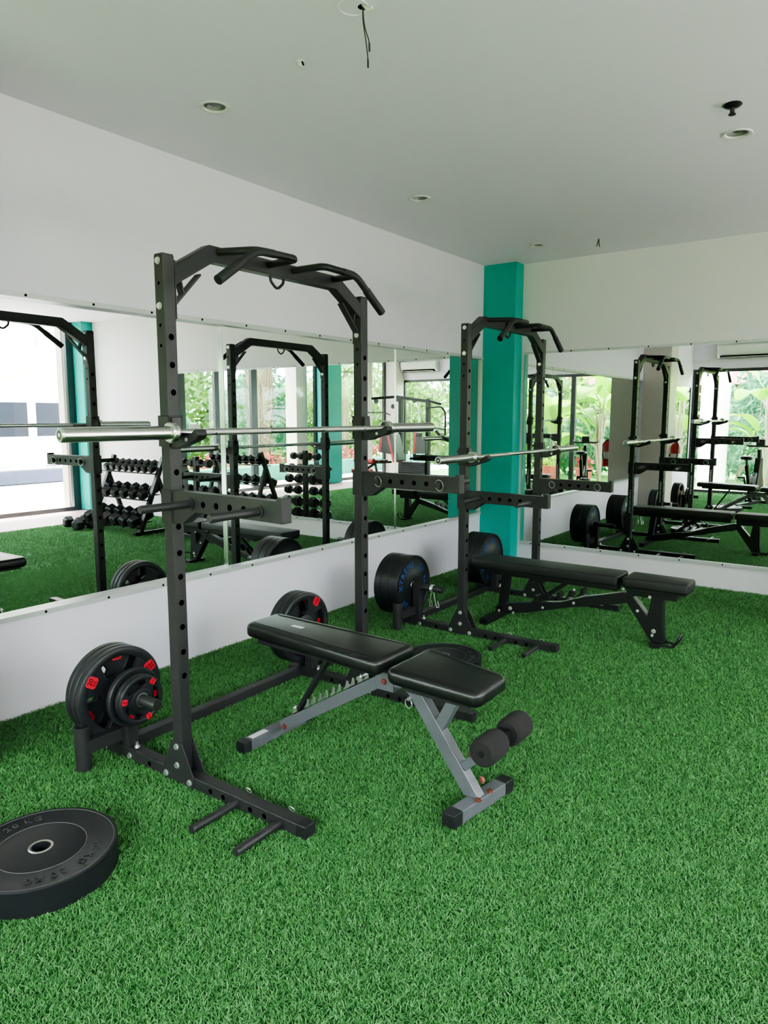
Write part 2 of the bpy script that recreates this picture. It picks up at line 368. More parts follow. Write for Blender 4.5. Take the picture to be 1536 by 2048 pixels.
# ------------------------------------------------------------------ turf
def make_turf():
    xs0, xs1, ys0, ys1 = .004, 5.9, F+.1, YC-.004
    P = []
    def scatter(x0, x1, y0, y1, dens): 
        n = int((x1-x0)*(y1-y0)*dens); return np.stack([rng.uniform(x0, x1, n), rng.uniform(y0, y1, n)], 1)
    cp = np.array([3.51, 0.]); out = []
    pts = scatter(xs0, 5.2, .5, ys1, 75000)
    d = np.linalg.norm(pts-cp, axis=1); keep = np.clip((2.2/d)**1.35, .14, 1)
    # direct view wedge only
    fwd = np.array([-math.sin(.6278), math.cos(.6278)]); rgt = np.array([math.cos(.6278), math.sin(.6278)])
    rel = pts-cp; z = rel@fwd; xx = rel@rgt; inv = (z > .9) & (np.abs(xx) < z*.60+.1)
    sel = inv & (rng.random(len(pts)) < keep); A = pts[sel]; dA = d[sel]
    B = scatter(xs0, xs1, ys0, ys1, 9000)
    rel = B-cp; z = rel@fwd; xx = rel@rgt; B = B[~((z > .9) & (np.abs(xx) < z*.60+.1))]
    pts = np.concatenate([A, B]); sc = np.concatenate([np.clip((dA/2.3)**.55, 1, 1.9), np.full(len(B), 1.9)])
    n = len(pts); th = rng.uniform(0, 2*PI, n); h = rng.uniform(.004, .0105, n)*np.clip(sc, 1, 1.3); w = rng.uniform(.0009, .0017, n)*sc
    lean = rng.uniform(.2, 2.2, n)*h; th2 = rng.uniform(0, 2*PI, n)
    cx, sx = np.cos(th)*w, np.sin(th)*w
    v = np.zeros((n, 4, 3))
    v[:, 0, 0] = pts[:, 0]-cx; v[:, 0, 1] = pts[:, 1]-sx; v[:, 1, 0] = pts[:, 0]+cx; v[:, 1, 1] = pts[:, 1]+sx
    v[:, 0, 2] = v[:, 1, 2] = -.002
    ox, oy = np.cos(th2)*lean, np.sin(th2)*lean
    v[:, 2, 0] = pts[:, 0]+cx*.5+ox; v[:, 2, 1] = pts[:, 1]+sx*.5+oy; v[:, 2, 2] = h
    v[:, 3, 0] = pts[:, 0]-cx*.5+ox; v[:, 3, 1] = pts[:, 1]-sx*.5+oy; v[:, 3, 2] = h*.96
    v[:, :, 0] = np.clip(v[:, :, 0], .002, 5.93); v[:, :, 1] = np.clip(v[:, :, 1], F+.07, YC-.002)
    vs = np.concatenate([np.array([[0, F+.08, -.004], [5.9, F+.08, -.004], [5.9, YC, -.004], [0, YC, -.004]]), v.reshape(-1, 3)])
    nv = len(vs); nf = n+1
    me = bpy.data.meshes.new('artificial_turf'); me.vertices.add(nv); me.vertices.foreach_set('co', vs.ravel())
    me.loops.add(nf*4); me.loops.foreach_set('vertex_index', np.arange(nf*4, dtype=np.int32))
    me.polygons.add(nf); me.polygons.foreach_set('loop_start', np.arange(nf, dtype=np.int32)*4)
    me.materials.append(M['turf']); me.materials.append(M['turfback'])
    mi = np.zeros(nf, np.int32); mi[0] = 1; me.polygons.foreach_set('material_index', mi)
    me.update(calc_edges=True); me.validate()
    o = bpy.data.objects.new('artificial_turf', me); C.objects.link(o)
    tag(o, 'short bright green artificial turf covering the gym floor', 'turf', kind='stuff')
make_turf()

# ------------------------------------------------------------------ half racks
T = .054; A_ = T/2; DY = 1.211; H = 2.1055
HZ = [.458, .558, .662, .762, .868, .964, 1.07, 1.18, 1.285, 1.39, 1.488, 1.593, 1.697, 1.802]
def make_rack(label, ox, oy, zarm, zj):
    R = thing('half_rack', label, 'rack', (ox, oy, 0), group='half racks')
    for side in (0, 1):
        y0 = 0 if side == 0 else DY; s = -1 if side == 0 else 1       # s: outward direction
        # upright
        b = MB().use('black').box((-A_, y0-A_, .05), (A_, y0+A_, H))
        b.use('hole')
        for z in HZ: b.disc((A_, y0, z), (1, 0, 0), .0125); b.disc((-A_, y0, z), (-1, 0, 0), .0125)
        for z in (2.0, 1.845, 1.769): b.disc((0, y0-A_, z), (0, -1, 0), .007, 12); b.disc((0, y0+A_, z), (0, 1, 0), .007, 12)
        u = b.build('upright', R, bev=.004)
        MB().use('plastic').box((-A_+.002, y0-A_+.002, H-.002), (A_-.002, y0+A_-.002, H+.004)).build('cap', u, bev=.002)
        b = MB().use('white')                                          # white lettering marks on the rear facing side
        z = .46
        for k, ln in enumerate((.02, .016, .018, .014, .018, .02, .012, .018, .016, .018, .014)):
            b.cbox((.0, y0+A_+.0006, z), (.017, .0008, ln)); z += ln+.007
        b.build('lettering_strip', u, smooth=False)
        for z in (2.082, 1.916):
            bb = MB(); bolt(bb, (0, y0+s*A_, z), (0, s, 0)); bb.build('bolt', R, 'zinc')
            bb = MB(); bolt(bb, (0, y0-s*(A_+.006), z), (0, -s, 0)); bb.build('bolt', R, 'zinc')
        # floor tube
        b = MB().use('black').box((-.53, y0-A_, 0), (.70, y0+A_, .05)).use('hole')
        for x in (.197, .271, .422, .497, -.195): b.disc((x, y0+s*A_, .024), (0, s, 0), .011, 14); b.disc((x, y0-s*A_, .024), (0, -s, 0), .011, 14)
        sb = b.build('side_base', R, bev=.004)
        MB().use('plastic').box((.655, y0-A_-.0012, 0), (.703, y0+A_+.0012, .0512)).build('end_cap', sb, bev=.003)
        # gussets
        poly = [(-.030, .178), (.031, .178), (.098, .052), (.10, .002), (-.095, .002), (-.092, .052)]
        for t in (-1, 1):
            y = y0+t*A_
            MB().use('black').prism(poly, 'y', min(y, y+t*.005), max(y, y+t*.005)).build('gusset_plate', R, bev=.001, seg=1)
            for x, z in ((0, .158), (0, .078), (-.074, .024), (.075, .024)):
                bb = MB(); bolt(bb, (x, y+t*.005, z), (0, t, 0)); bb.build('bolt', R, 'zinc')
        # plate post with storage peg
        b = MB().use('black').box((-.397, y0-A_, .05), (-.343, y0+A_, .315))
        b.prism([(-.46, .05), (-.30, .05), (-.30, .055), (-.46, .055)], 'y', y0-A_, y0+A_)
        pp = b.build('plate_post', R, bev=.003)
        MB().use('black').lathe([(0, -.19), (.022, -.19), (.024, -.186), (.024, .206), (.022, .21), (0, .21)], (-.37, y0, .285), (1, 0, 0), 24, closed=False).build('storage_peg', pp)
        for x, z in ((-.505, .02), (-.335, .02)):
            bb = MB(); bolt(bb, (x, y0+s*A_, z), (0, s, 0)); bb.build('bolt', R, 'zinc')
        bb = MB(); bolt(bb, (-.318, y0, .055), (0, 0, 1)); bb.cyl((-.318, y0, .06), (-.318, y0, .078), .006, 10); bb.build('bolt', R, 'zinc')
        # upright bar holder on a short arm
        yh = y0+s*.20
        b = MB().use('black').box((-.425, min(y0+s*A_, yh), .085), (-.372, max(y0+s*A_, yh), .14))
        b.box((-.50, min(y0+s*A_, y0+s*(A_+.006)), .0), (-.40, max(y0+s*A_, y0+s*(A_+.006)), .14))
        b.lathe([(.033, .01), (.033, .20), (.028, .20), (.028, .012)], (-.41, yh, 0), (0, 0, 1), 28)
        bh = b.build('bar_holder', R)
        bb = MB(); bolt(bb, (-.372, y0+s*.15, .165), (1, 0, 0), .008); 
        # band pegs on the floor tube
        for x in (.345, .576):
            b = MB().use('black').cyl((x, y0-s*A_*1.05, .026), (x, y0+s*(A_+.215), .022), .0155, 16).cyl((x, y0+s*A_, .026), (x, y0+s*(A_+.006), .026), .021, 16)
            pg = b.build('band_peg', R)
            MB().use('zinc').torus((x, y0-s*(A_+.012), .048), (0, 1, .5), .014, .0015, 18, 6).build('pin_ring', pg)
        # J hook
        yy0, yy1 = y0-.022, y0+.022
        b = MB().use('plastic').prism([(A_, zj-.065), (.07, zj-.065), (.175, zj-.03), (.192, zj-.012), (.186, zj+.006), (.168, zj+.008), (.13, zj-.016), (.075, zj-.018), (.05, zj-.014), (.044, zj+.055), (A_, zj+.055)], 'y', yy0, yy1)
        jh = b.build('j_hook', R, bev=.004)
        b = MB().use('black').box((-A_-.006, y0-A_-.006, zj-.06), (A_+.006, y0-A_, zj+.06)).box((-A_-.006, y0+A_, zj-.06), (A_+.006, y0+A_+.006, zj+.06)).box((A_, y0-A_-.006, zj-.06), (A_+.006, y0+A_+.006, zj+.06))
        b.cyl((-A_-.03, y0, zj+.03), (-A_+.001, y0, zj+.03), .011, 12)
        b.build('hook_bracket', jh, bev=.002)
        bb = MB(); bolt(bb, (.12, y0-.022, zj-.03), (0, -1, 0), .006, .004); bb.build('bolt', jh, 'zinc')
        # spotter arm
        z = zarm
        poly = [(A_, z+.04), (.585, z+.036), (.59, z+.048), (.615, z+.048), (.615, z-.042), (.50, z-.04), (.16, z-.037), (.085, z-.085), (A_, z-.088)]
        b = MB().use('black').prism(poly, 'y', y0-.024, y0+.024).use('hole')
        for x in (.207, .28, .353, .426): b.disc((x, y0-.024, z-.003), (0, -1, 0), .0125); b.disc((x, y0+.024, z-.003), (0, 1, 0), .0125)
        sa = b.build('spotter_arm', R, bev=.003)
        b = MB().use('black').box((-A_-.006, y0-A_-.006, z-.085), (A_, y0-A_, z+.045)).box((-A_-.006, y0+A_, z-.085), (A_, y0+A_+.006, z+.045)).box((-A_-.006, y0-A_-.006, z-.085), (-A_, y0+A_+.006, z+.045))
        b.build('arm_bracket', sa, bev=.002)
        for x in (.135, .506):
            b = MB().use('black').lathe([(0, -.05), (.0155, -.05), (.0155, .245), (.013, .25), (0, .25)], (x, y0, z-.004), (0, s, 0), 18, closed=False).cyl((x, y0+s*.024, z-.004), (x, y0+s*.030, z-.004), .023, 18)
            pg = b.build('arm_peg', sa)
            MB().use('zinc').torus((x, y0-s*.034, z-.006), (.25, 1, .1), .027, .0013, 28, 6).build('pin_ring', pg)
    # rear crossbar
    b = MB().use('black').box((-.475, A_, 0), (-.421, DY-A_, .05)); b.build('rear_crossbar', R, bev=.004)
    # arched top beam
    top = [(A_, 2.072), (.203, 2.178), (DY-.203, 2.178), (DY-A_, 2.072)]; bot = [(DY-A_, 1.996), (DY-.225, 2.115), (.225, 2.115), (A_, 1.996)]
    tb = MB().use('black').prism(top+bot, 'x', -A_, A_).build('top_beam', R, bev=.004)
    for y, s in ((A_, 1), (DY-A_, -1)):
        MB().use('black').box((-A_, min(y, y+s*.006), 1.872), (A_, max(y, y+s*.006), 2.09)).build('end_plate', tb, bev=.001, seg=1)
        b = MB().use('black').beam((0, y+s*.006, 1.925), (0, y+s*.135, 2.058), .008, .034, (1, 0, 0)).beam((0, y+s*.050, 1.972), (0, y+s*.038, 2.018), .007, .034, (1, 0, 0)); b.build('brace_strip', tb)
    # multi grip pull up handles
    for s in (-1, 1):
        yc = DY/2
        def Y(a): return yc+s*a
        b = MB().use('black2')
        b.tube(smoothpath([(.02, Y(.36), 2.158), (.20, Y(.315), 2.150), (.20, Y(.105), 2.154), (.185, Y(.085), 2.154), (.02, Y(.075), 2.154)], .03, 6), .0155, 14)
        h = b.build('pull_up_handle', R)
        b = MB().use('grip').tube(smoothpath([(.20, Y(.16), 2.153), (.20, Y(.315), 2.150), (.20, Y(.518), 2.006)], .045, 8), [.0155]*10+[.018]+[.0185], 16)
        pts = smoothpath([(.20, Y(.22), 2.152), (.20, Y(.315), 2.149), (.20, Y(.518), 2.006)], .045, 8)
        b = MB().use('grip').tube(pts, .0165, 16).cyl(V(pts[-1])+(V(pts[-2])-V(pts[-1])).normalized()*.15, pts[-1], .0195, 16)
        b.build('hand_grip', h)
    MB().use('black2').tube(smoothpath([(0, DY/2-.042, 2.118), (0, DY/2-.04, 2.095), (0, DY/2, 2.062), (0, DY/2+.04, 2.095), (0, DY/2+.042, 2.118)], .04, 6), .0065, 10).build('hanging_ring', R)
    return R
X1, Y1, X3, Y3 = 1.190, 1.779, 1.114, 4.229
make_rack('black half rack nearest the camera, standing over the grey framed bench', X1, Y1, 1.175, 1.445)
make_rack('black half rack farther back, in front of the teal corner column', X3, Y3, .966, 1.238)

# ------------------------------------------------------------------ barbells
def make_bar(label, x, yc, z, half, col):
    Rt = thing('barbell', label, 'barbell', (x, yc, z), group='barbells on the racks')
    MB().use('chrome').cyl((0, -col, 0), (0, col, 0), .0135, 24).build('shaft', Rt)
    b = MB().use('knurl')
    for a0, a1 in ((-.60, -.49), (-.48, -.18), (-.03, .0), (.18, .48), (.49, .60)):
        if a0 == -.03: continue
        b.cyl((0, a0, 0), (0, a1, 0), .0139, 24)
    b.build('knurling', Rt)
    for s in (-1, 1):
        b = MB().use('chrome').lathe([(0, col), (.026, col), (.026, half-.004), (.022, half), (0, half)], (0, 0, 0), (0, s, 0), 36, closed=False)
        sl = b.build('sleeve', Rt)
        MB().use('zinc').torus((0, s*(half+.0005), 0), (0, 1, 0), .018, .002, 24, 6).build('end_cap', sl); MB().use('alu').cyl((0, s*half, 0), (0, s*(half+.0008), 0), .017, 24).use('zinc').cyl((0, s*half, 0), (0, s*(half+.002), 0), .007, 6).build('end_screw', sl)
        MB().use('chrome').lathe([(.014, col-.012), (.034, col-.012), (.039, col-.006), (.039, col+.014), (.034, col+.018), (.02, col+.018)], (0, 0, 0), (0, s, 0), 36).build('collar', Rt)
make_bar('olympic barbell on the near rack, its end closest to the camera', X1+.092, 2.404, 1.441, 1.133, .687)
make_bar('olympic barbell on the far rack in front of the teal column', X3+.092, 4.875, 1.234, 1.135, .70)

# ------------------------------------------------------------------ weight plates
def badge(parent, ang, rr, x, size, txt, R0):
    # plate local frame: axis +x, centre at origin
    cy, cz = math.cos(ang)*rr, math.sin(ang)*rr
    s = size/2; c = s*.3
    poly = [(-s+c, -s), (s-c, -s), (s, -s+c), (s, s-c), (s-c, s), (-s+c, s), (-s, s-c), (-s, -s+c)]
    rot = ang-PI/2
    def Rm(p): return (cy+p[0]*math.cos(rot)-p[1]*math.sin(rot), cz+p[0]*math.sin(rot)+p[1]*math.cos(rot))
    b = MB().use('red').prism([Rm(p) for p in poly], 'x', x-.001, x+.002)
    bd = b.build('red_badge', parent, smooth=False)
    b = MB().use('hole')
    for t, dz, sz in ((txt, .16, .62), ('KG', -.27, .34)):
        vs, fs = text_mesh(t, size*sz)
        b.add([(x+.0026, *Rm((v.x, v.y+dz*size))) for v in vs], fs)
    b.build('number', bd, smooth=False)
def grip_plate(label, loc, r, th, txt, bs, rot=0., group=None):
    P = thing('weight_plate', label, 'weight plate', loc, (rot, 0, 0), group)
    # ring + hub + three spokes, openings between
    n = 72; h = th/2
    rim_in = r*.80; hub = max(r*.36, .052)
    b = MB().use('rubber')
    b.lathe([(rim_in, -h*.7), (r*.86, -h), (r*.965, -h), (r, -h*.72), (r, h*.72), (r*.965, h), (r*.86, h), (rim_in, h*.7)], (0, 0, 0), (1, 0, 0), n)
    b.lathe([(.026, -h), (hub*.8, -h), (hub, -h*.7), (hub, h*.7), (hub*.8, h), (.026, h)], (0, 0, 0), (1, 0, 0), 48)
    for k in range(3):
        a = PI/2+PI/3+k*2*PI/3
        def q(rad, w): return (rad*math.cos(a)-w*math.sin(a), rad*math.sin(a)+w*math.cos(a))
        pl = [q(hub*.85, -hub*.72), q(hub*1.35, -r*.17), q(rim_in*.86, -r*.30), q(rim_in*1.02, -r*.44), q(rim_in*1.06, 0), q(rim_in*1.02, r*.44), q(rim_in*.86, r*.30), q(hub*1.35, r*.17), q(hub*.85, hub*.72)]
        b.prism(pl, 'x', -h*.72, h*.72)
    b.build('body', P, bev=.002)
    MB().use('steel').lathe([(.0255, -h-.001), (.031, -h-.001), (.031, h+.001), (.0255, h+.001)], (0, 0, 0), (1, 0, 0), 32).build('bushing', P)
    for k in range(3):
        if bs: badge(P, PI/2+PI/3+k*2*PI/3, r*.81, h*.97, bs, txt, r)
    return P
ZP = .285
x0 = X1-.41
labs = ['large grip plate with red 20 badges, outermost of three on the near rack', '20 kg grip plate in the middle of the near rack stack', '20 kg grip plate nearest the wall on the near rack peg']
for k in range(3): grip_plate(labs[k], (x0-.0185-k*.0375, Y1, ZP-.0), .206, .036, '20', .050, -.03+k*PI/3, 'grip plates on the near rack')
grip_plate('mid sized grip plate behind the two small plates on the near rack', (X1-.324, Y1, ZP), .130, .026, '10', 0, .25, 'grip plates on the near rack')
for k, lb in enumerate(('small grip plate with red badges beside the mid sized plate', 'small grip plate with red badges at the front of the near rack peg')):
    grip_plate(lb, (X1-.298+k*.0235, Y1, ZP), .108, .021, '5', .026, .35-(1-k)*.9, 'grip plates on the near rack')
for k, lb in enumerate(('grip plate with a red badge seen behind the grey bench', 'grip plate second from front behind the grey bench', 'grip plate nearest the wall behind the grey bench')):
    grip_plate(lb, (x0-.0185-k*.0375, Y1+DY, ZP), .206, .036, '20', .050, .45+k*PI/3, 'grip plates behind the grey bench')

def bumper(label, loc, r, th, rot=(0, 0, 0), group=None, style='blue', name='bumper_plate', mt='rubber2'):
    P = thing(name, label, 'weight plate', loc, rot, group); h = th/2
    if style == 'emboss':
        prof = [(.027, -h*.9), (r*.93, -h*.9), (r*.955, -h), (r*.985, -h), (r, -h*.93), (r, h*.93), (r*.985, h), (r*.96, h), (r*.945, h*.955), (r*.60, h*.955), (r*.592, h*.945), (r*.584, h*.955), (.027, h*.955)]
    else:
        prof = [(.0255, -h*.86), (r*.50, -h*.86), (r*.52, -h*.80), (r*.90, -h*.80), (r*.93, -h), (r*.985, -h), (r, -h*.9), (r, h*.9), (r*.985, h), (r*.93, h), (r*.90, h*.80), (r*.52, h*.80), (r*.50, h*.86), (.0255, h*.86)]
    MB().use(mt).lathe(prof, (0, 0, 0), (1, 0, 0), 96).build('body', P)
    bo, bz = (.041, .975) if style == 'emboss' else (.033, .88)
    MB().use('steel').lathe([(.0275, -h*bz), (bo-.004, -h*bz), (bo, -h*bz+.003), (bo, h*bz-.003), (bo-.004, h*bz+.001), (.0275, h*bz-.002)], (0, 0, 0), (1, 0, 0), 40).build('bushing', P)
    if style:
        x = h*(.955 if style == 'emboss' else .80)
        def put(chars, a0, step, size, nm, depth=.0006):
            b = MB().use('blue' if style == 'blue' else 'emboss')
            for i, ch in enumerate(chars):
                ang = math.radians(a0-i*step); vs, fs = text_mesh(ch, size, depth); rr = r*(.76 if style == 'emboss' else .70); t = ang-PI/2
                b.add([(x+.0012+v.z, math.cos(ang)*rr+v.x*math.cos(t)-v.y*math.sin(t), math.sin(ang)*rr+v.x*math.sin(t)+v.y*math.cos(t)) for v in vs], fs)
            b.build(nm, P, smooth=False)
        if style == 'blue':
            put('XTREME', 193, 17, r*.27, 'lettering'); put('20', 68, 14, r*.26, 'number'); put('KG', 28, 12, r*.16, 'lettering'); put('20', -108, 14, r*.26, 'number')
        else:
            for rr in (.948, .588): MB().use('edge_glint').torus((x+.0004, 0, 0), (1, 0, 0), r*rr, .0012, 90, 6).build('highlight_ring', P)  # thin pale rings paint the highlight along rim and inner groove
            for a0 in (84, -58, -110): put('20', a0+12, 9, r*.17, 'number', .0016); put('KG', a0-10, 10, r*.16, 'lettering', .0016)
    return P
for side, (yy, nm) in enumerate(((Y3, 'beside the near upright of the far rack'), (Y3+DY, 'in front of the teal column'))):
    xx = X3-.405; ths = (.082, .066, .05)
    for k, th in enumerate(ths):
        lb = ('thick black bumper plate with blue lettering ', 'middle black bumper plate of the stack ', 'thinner black bumper plate nearest the wall ')[k]+nm
        bumper(lb, (xx-th/2, yy, ZP), .222, th, (side*.5-.25, 0, 0), 'bumper plates on the far rack', 'blue' if k == 0 else None); xx -= th+.001
# plates lying on the turf: axis turned upward
bumper('large black bumper plate lying flat on the turf at the lower left', (1.297, 1.112, .045), .240, .09, (0, -PI/2, math.radians(0)), 'plates on the turf', 'emboss')
bumper('black bumper plate lying flat on the turf behind the grey bench', (1.335, 3.615, .031), .232, .062, (0, -PI/2, math.radians(40)), 'plates on the turf', 'emboss')

# spring collars
def collar(label, loc, a=0.):
    Rt = thing('spring_collar', label, 'collar', loc, (a, 0, 0), 'spring collars')
    pts = [(-.012+.024*i/60, .0265*math.cos(2*PI*i/20), .0265*math.sin(2*PI*i/20)) for i in range(61)]
    MB().use('zinc').tube(pts, .0032, 8).build('coil', Rt)
    for s, e in ((-1, -.03), (1, .035)):
        pts = smoothpath([(s*.010, 0, -.027), (s*.012+e*.2, .0, -.075), (e*.9, .006, -.135), (e*.9+.022, .006, -.130), (e*.8+.014, .002, -.085)], .012, 5)
        MB().use('zinc').tube(pts, .0028, 8).build('handle', Rt)
collar('chrome spring collar hanging on the peg of the far rack', (X3-.245, Y3, ZP+.0))
collar('chrome spring collar on the peg behind the grey bench', (X1-.25, Y1+DY, ZP), 1.2)

# ------------------------------------------------------------------ benches
def pad(name, parent, outline, z0, z1, m, corner=.035, edge=.018, zf=None, origin=(0,0,0), seam=True):
    # outline: four (x,y) corners counter clockwise; zf(x) adds slope
    bm = bmesh.new(); vb = [bm.verts.new((x, y, z0)) for x, y in outline]; vt = [bm.verts.new((x, y, z1)) for x, y in outline]
    n = len(outline); bm.faces.new(vb[::-1]); bm.faces.new(vt)
    for i in range(n): bm.faces.new((vb[i], vb[(i+1) % n], vt[(i+1) % n], vt[i]))
    bm.edges.ensure_lookup_table()
    ve = [e for e in bm.edges if abs(e.verts[0].co.z-e.verts[1].co.z) > 1e-4]
    bmesh.ops.bevel(bm, geom=ve, offset=corner, segments=5, profile=.5, affect='EDGES')
    he = [e for e in bm.edges if abs(e.verts[0].co.z-e.verts[1].co.z) < 1e-5 and len(e.link_faces) == 2 and (abs(e.link_faces[0].normal.z) > .9) != (abs(e.link_faces[1].normal.z) > .9)]
    bmesh.ops.bevel(bm, geom=he, offset=edge, segments=4, profile=.5, affect='EDGES')
    for v in bm.verts:
        if zf: v.co.z += zf(v.co.x)
        v.co -= V(origin)
    bmesh.ops.recalc_face_normals(bm, faces=bm.faces)
    me = bpy.data.meshes.new(name); bm.to_mesh(me); bm.free(); me.materials.append(M[m])
    me.polygons.foreach_set('use_smooth', [True]*len(me.polygons)); me.set_sharp_from_angle(angle=math.radians(50))
    o = bpy.data.objects.new(name, me); C.objects.link(o); o.parent = parent
    if seam:
        cx = sum(p[0] for p in outline)/4; cy = sum(p[1] for p in outline)/4
        ins = [V((p[0]+(cx-p[0])/abs(cx-p[0])*.03, p[1]+(cy-p[1])/abs(cy-p[1])*.034, 0)) for p in outline]
        b = MB().use(m)
        for i, j in ((0, 1), (2, 3)):
            k = 14; b.tube([(p.x-origin[0], p.y-origin[1], z1+(zf(p.x) if zf else 0)-origin[2]+.0004) for p in [ins[i].lerp(ins[j], t/k) for t in range(k+1)]], .0022, 6)
        b.build('seam', o)
    return o
OB = (1.75, 2.30, 0)
B1 = thing('weight_bench', 'grey framed adjustable bench with black vinyl pads and foam leg rollers', 'bench', OB)
def bd(mb, name, parent=B1, m=None, **k):
    mb.v = [(v[0]-OB[0], v[1]-OB[1], v[2]) for v in mb.v]; return mb.build(name, parent, m, **k)
yb = 2.305
zfb = lambda x: -.022*(x-1.10)
bp = pad('back_pad', B1, [(1.125, yb-.113), (1.905, yb-.145), (1.905, yb+.14), (1.125, yb+.113)], .50, .566, 'vinyl', .035, .022, zfb, OB)
sp = pad('seat_pad', B1, [(1.955, yb-.165), (2.345, yb-.125), (2.345, yb+.125), (1.955, yb+.165)], .478, .540, 'vinyl', .04, .022, lambda x: -.075*(x-1.955), OB)
b = MB().use('white').box((1.36-.034, 2.30-.012, .5665-.0055), (1.36+.034, 2.30+.012, .567-.0055)); bd(b, 'label_tag', bp, smooth=False)
b = MB().use('plastic').box((1.20, yb-.10, .478), (1.86, yb+.10, .502)); b.box((2.0, yb-.11, .444), (2.30, yb+.10, .462)); bd(b, 'pad_board')
b = MB().use('greymetal').beam((1.262, yb, .07), (1.845, yb, .425), .048, .05); bd(b, 'main_frame', bev=.003)
b = MB().use('greymetal').box((1.815, yb-.03, .385), (1.905, yb+.03, .462)).beam((1.33, yb, .49), (1.86, yb, .475), .04, .025); bd(b, 'hinge_block', bev=.003)
b = MB().use('greymetal').prism([(1.885, .46), (1.985, .455), (2.02, .43), (2.305, .048), (2.235, .048), (1.975, .395), (1.94, .41), (1.885, .405)], 'y', yb-.024, yb+.024); bd(b, 'front_leg', bev=.003)
b = MB().use('greymetal').beam((2.115, yb, .29), (2.195, yb, .445), .044, .044).beam((2.02, yb, .452), (2.29, yb, .435), .044, .025); bd(b, 'seat_support', bev=.003)
b = MB().use('greymetal').beam((1.205, 2.10, .026), (1.205, 2.51, .026), .052, .052); rf = bd(b, 'rear_foot', bev=.003)
for y0, y1 in ((2.078, 2.125), (2.485, 2.53)): bd(MB().use('plastic').box((1.1775, y0, -.0), (1.2325, y1, .054)), 'end_cap', rf, bev=.003)
bd(MB().use('white').box((1.19, 2.14, .0522), (1.222, 2.24, .0528)), 'label_tag', rf, smooth=False)
f0, f1 = V((2.262, 2.125, .027)), V((2.312, 2.50, .027)); d = (f1-f0).normalized()
b = MB().use('greymetal').beam(f0, f1, .054, .054); ff = bd(b, 'front_foot', bev=.003)
for p, q in ((f0-d*.006, f0+d*.05), (f1-d*.05, f1+d*.006)): bd(MB().use('plastic').beam(p, q, .057, .057), 'end_cap', ff, bev=.003)
b = MB().use('plastic').beam((1.335, yb, .135), (1.565, yb, .49), .034, .018); bd(b, 'support_strut', bev=.002)
b = MB().use('zinc')
for k in range(6):
    t = k/5; c = V((1.36, 0, .135)).lerp(V((1.74, 0, .366)), t)+V((-.012, 0, .026))
    for y in (yb-.02, yb+.02): b.prism([(c.x-.016, c.z-.012), (c.x+.012, c.z+.004), (c.x+.010, c.z+.030), (c.x+.002, c.z+.034), (c.x-.002, c.z+.012)], 'y', y-.003, y+.003)
    if k in (0, 5): b.cyl((c.x, yb-.03, c.z+.02), (c.x, yb+.03, c.z+.02), .006, 10)
bd(b, 'adjustment_notches')
b = MB().use('zinc').torus((1.985, yb-.036, .362), (.2, 1, 0), .019, .002, 24, 6).cyl((1.985, yb-.04, .380), (1.985, yb, .380), .006, 10); bd(b, 'pull_pin')
b = MB().use('greymetal').beam((2.225, yb, .155), (2.385, yb, .305), .034, .034); ra = bd(b, 'roller_arm', bev=.003)
bd(MB().use('black2').cyl((2.386, 2.13, .318), (2.386, 2.47, .318), .012, 14).box((2.36, 2.27, .29), (2.405, 2.33, .342)), 'roller_rod', ra)
for y0 in (2.132, 2.335):
    h = .132; bd(MB().use('foam').lathe([(.012, 0), (.042, 0), (.050, .007), (.0535, .022), (.0535, h-.022), (.050, h-.007), (.042, h), (.012, h)], (2.386, y0, .318), (0, 1, 0), 32), 'foam_roller')
for c, n in (((1.285, yb-.024, .075), (0, -1, 0)), ((1.86, yb-.03, .425), (0, -1, 0)), ((2.262, yb-.02, .22), (.8, 0, .6)), ((2.30, yb-.0, .12), (.8, 0, .6)), ((2.305, yb-.035, .054), (0, 0, 1)), ((2.31, yb+.05, .054), (0, 0, 1))):
    bb = MB(); bolt(bb, c, n, .011, .008); bd(bb, 'bolt', m='copper')

# second bench
OB2 = (1.7, 4.75, 0)
B2 = thing('weight_bench', 'all black flat adjustable bench in front of the far rack', 'bench', OB2)
def b2(mb, name, parent=B2, m=None, **k):
    mb.v = [(v[0]-OB2[0], v[1]-OB2[1], v[2]) for v in mb.v]; return mb.build(name, parent, m, **k)
yc = 4.765
pad('back_pad', B2, [(.955, yc-.125), (2.045, yc-.125), (2.045, yc+.125), (.955, yc+.125)], .385, .452, 'vinyl2', .02, .012, None, OB2, seam=False)
pad('seat_pad', B2, [(2.075, yc-.125), (2.485, yc-.11), (2.485, yc+.11), (2.075, yc+.125)], .385, .452, 'vinyl2', .025, .014, None, OB2, seam=False)
b = MB().use('black2').box((1.02, yc-.045, .335), (2.02, yc-.02, .388)).box((1.02, yc+.02, .335), (2.02, yc+.045, .388)).box((.97, yc-.11, .372), (2.04, yc+.11, .388)); b2(b, 'back_frame', bev=.002)
b = MB().use('black2').box((2.09, yc-.10, .372), (2.47, yc+.10, .388)).box((2.08, yc-.03, .318), (2.40, yc+.03, .372)); b2(b, 'seat_frame', bev=.002)
b = MB().use('black2').prism([(1.13, .055), (1.13, .105), (1.30, .14), (1.62, .195), (1.80, .262), (2.06, .330), (2.13, .330), (2.13, .272), (2.0, .24), (1.68, .165), (1.36, .075), (1.20, .045)], 'y', yc-.03, yc+.03); b2(b, 'main_frame', bev=.003)
b = MB().use('black2').box((1.11, yc-.27, 0), (1.165, yc+.27, .05)).box((1.11, yc-.03, .05), (1.165, yc+.03, .09)); rf2 = b2(b, 'rear_foot', bev=.003)
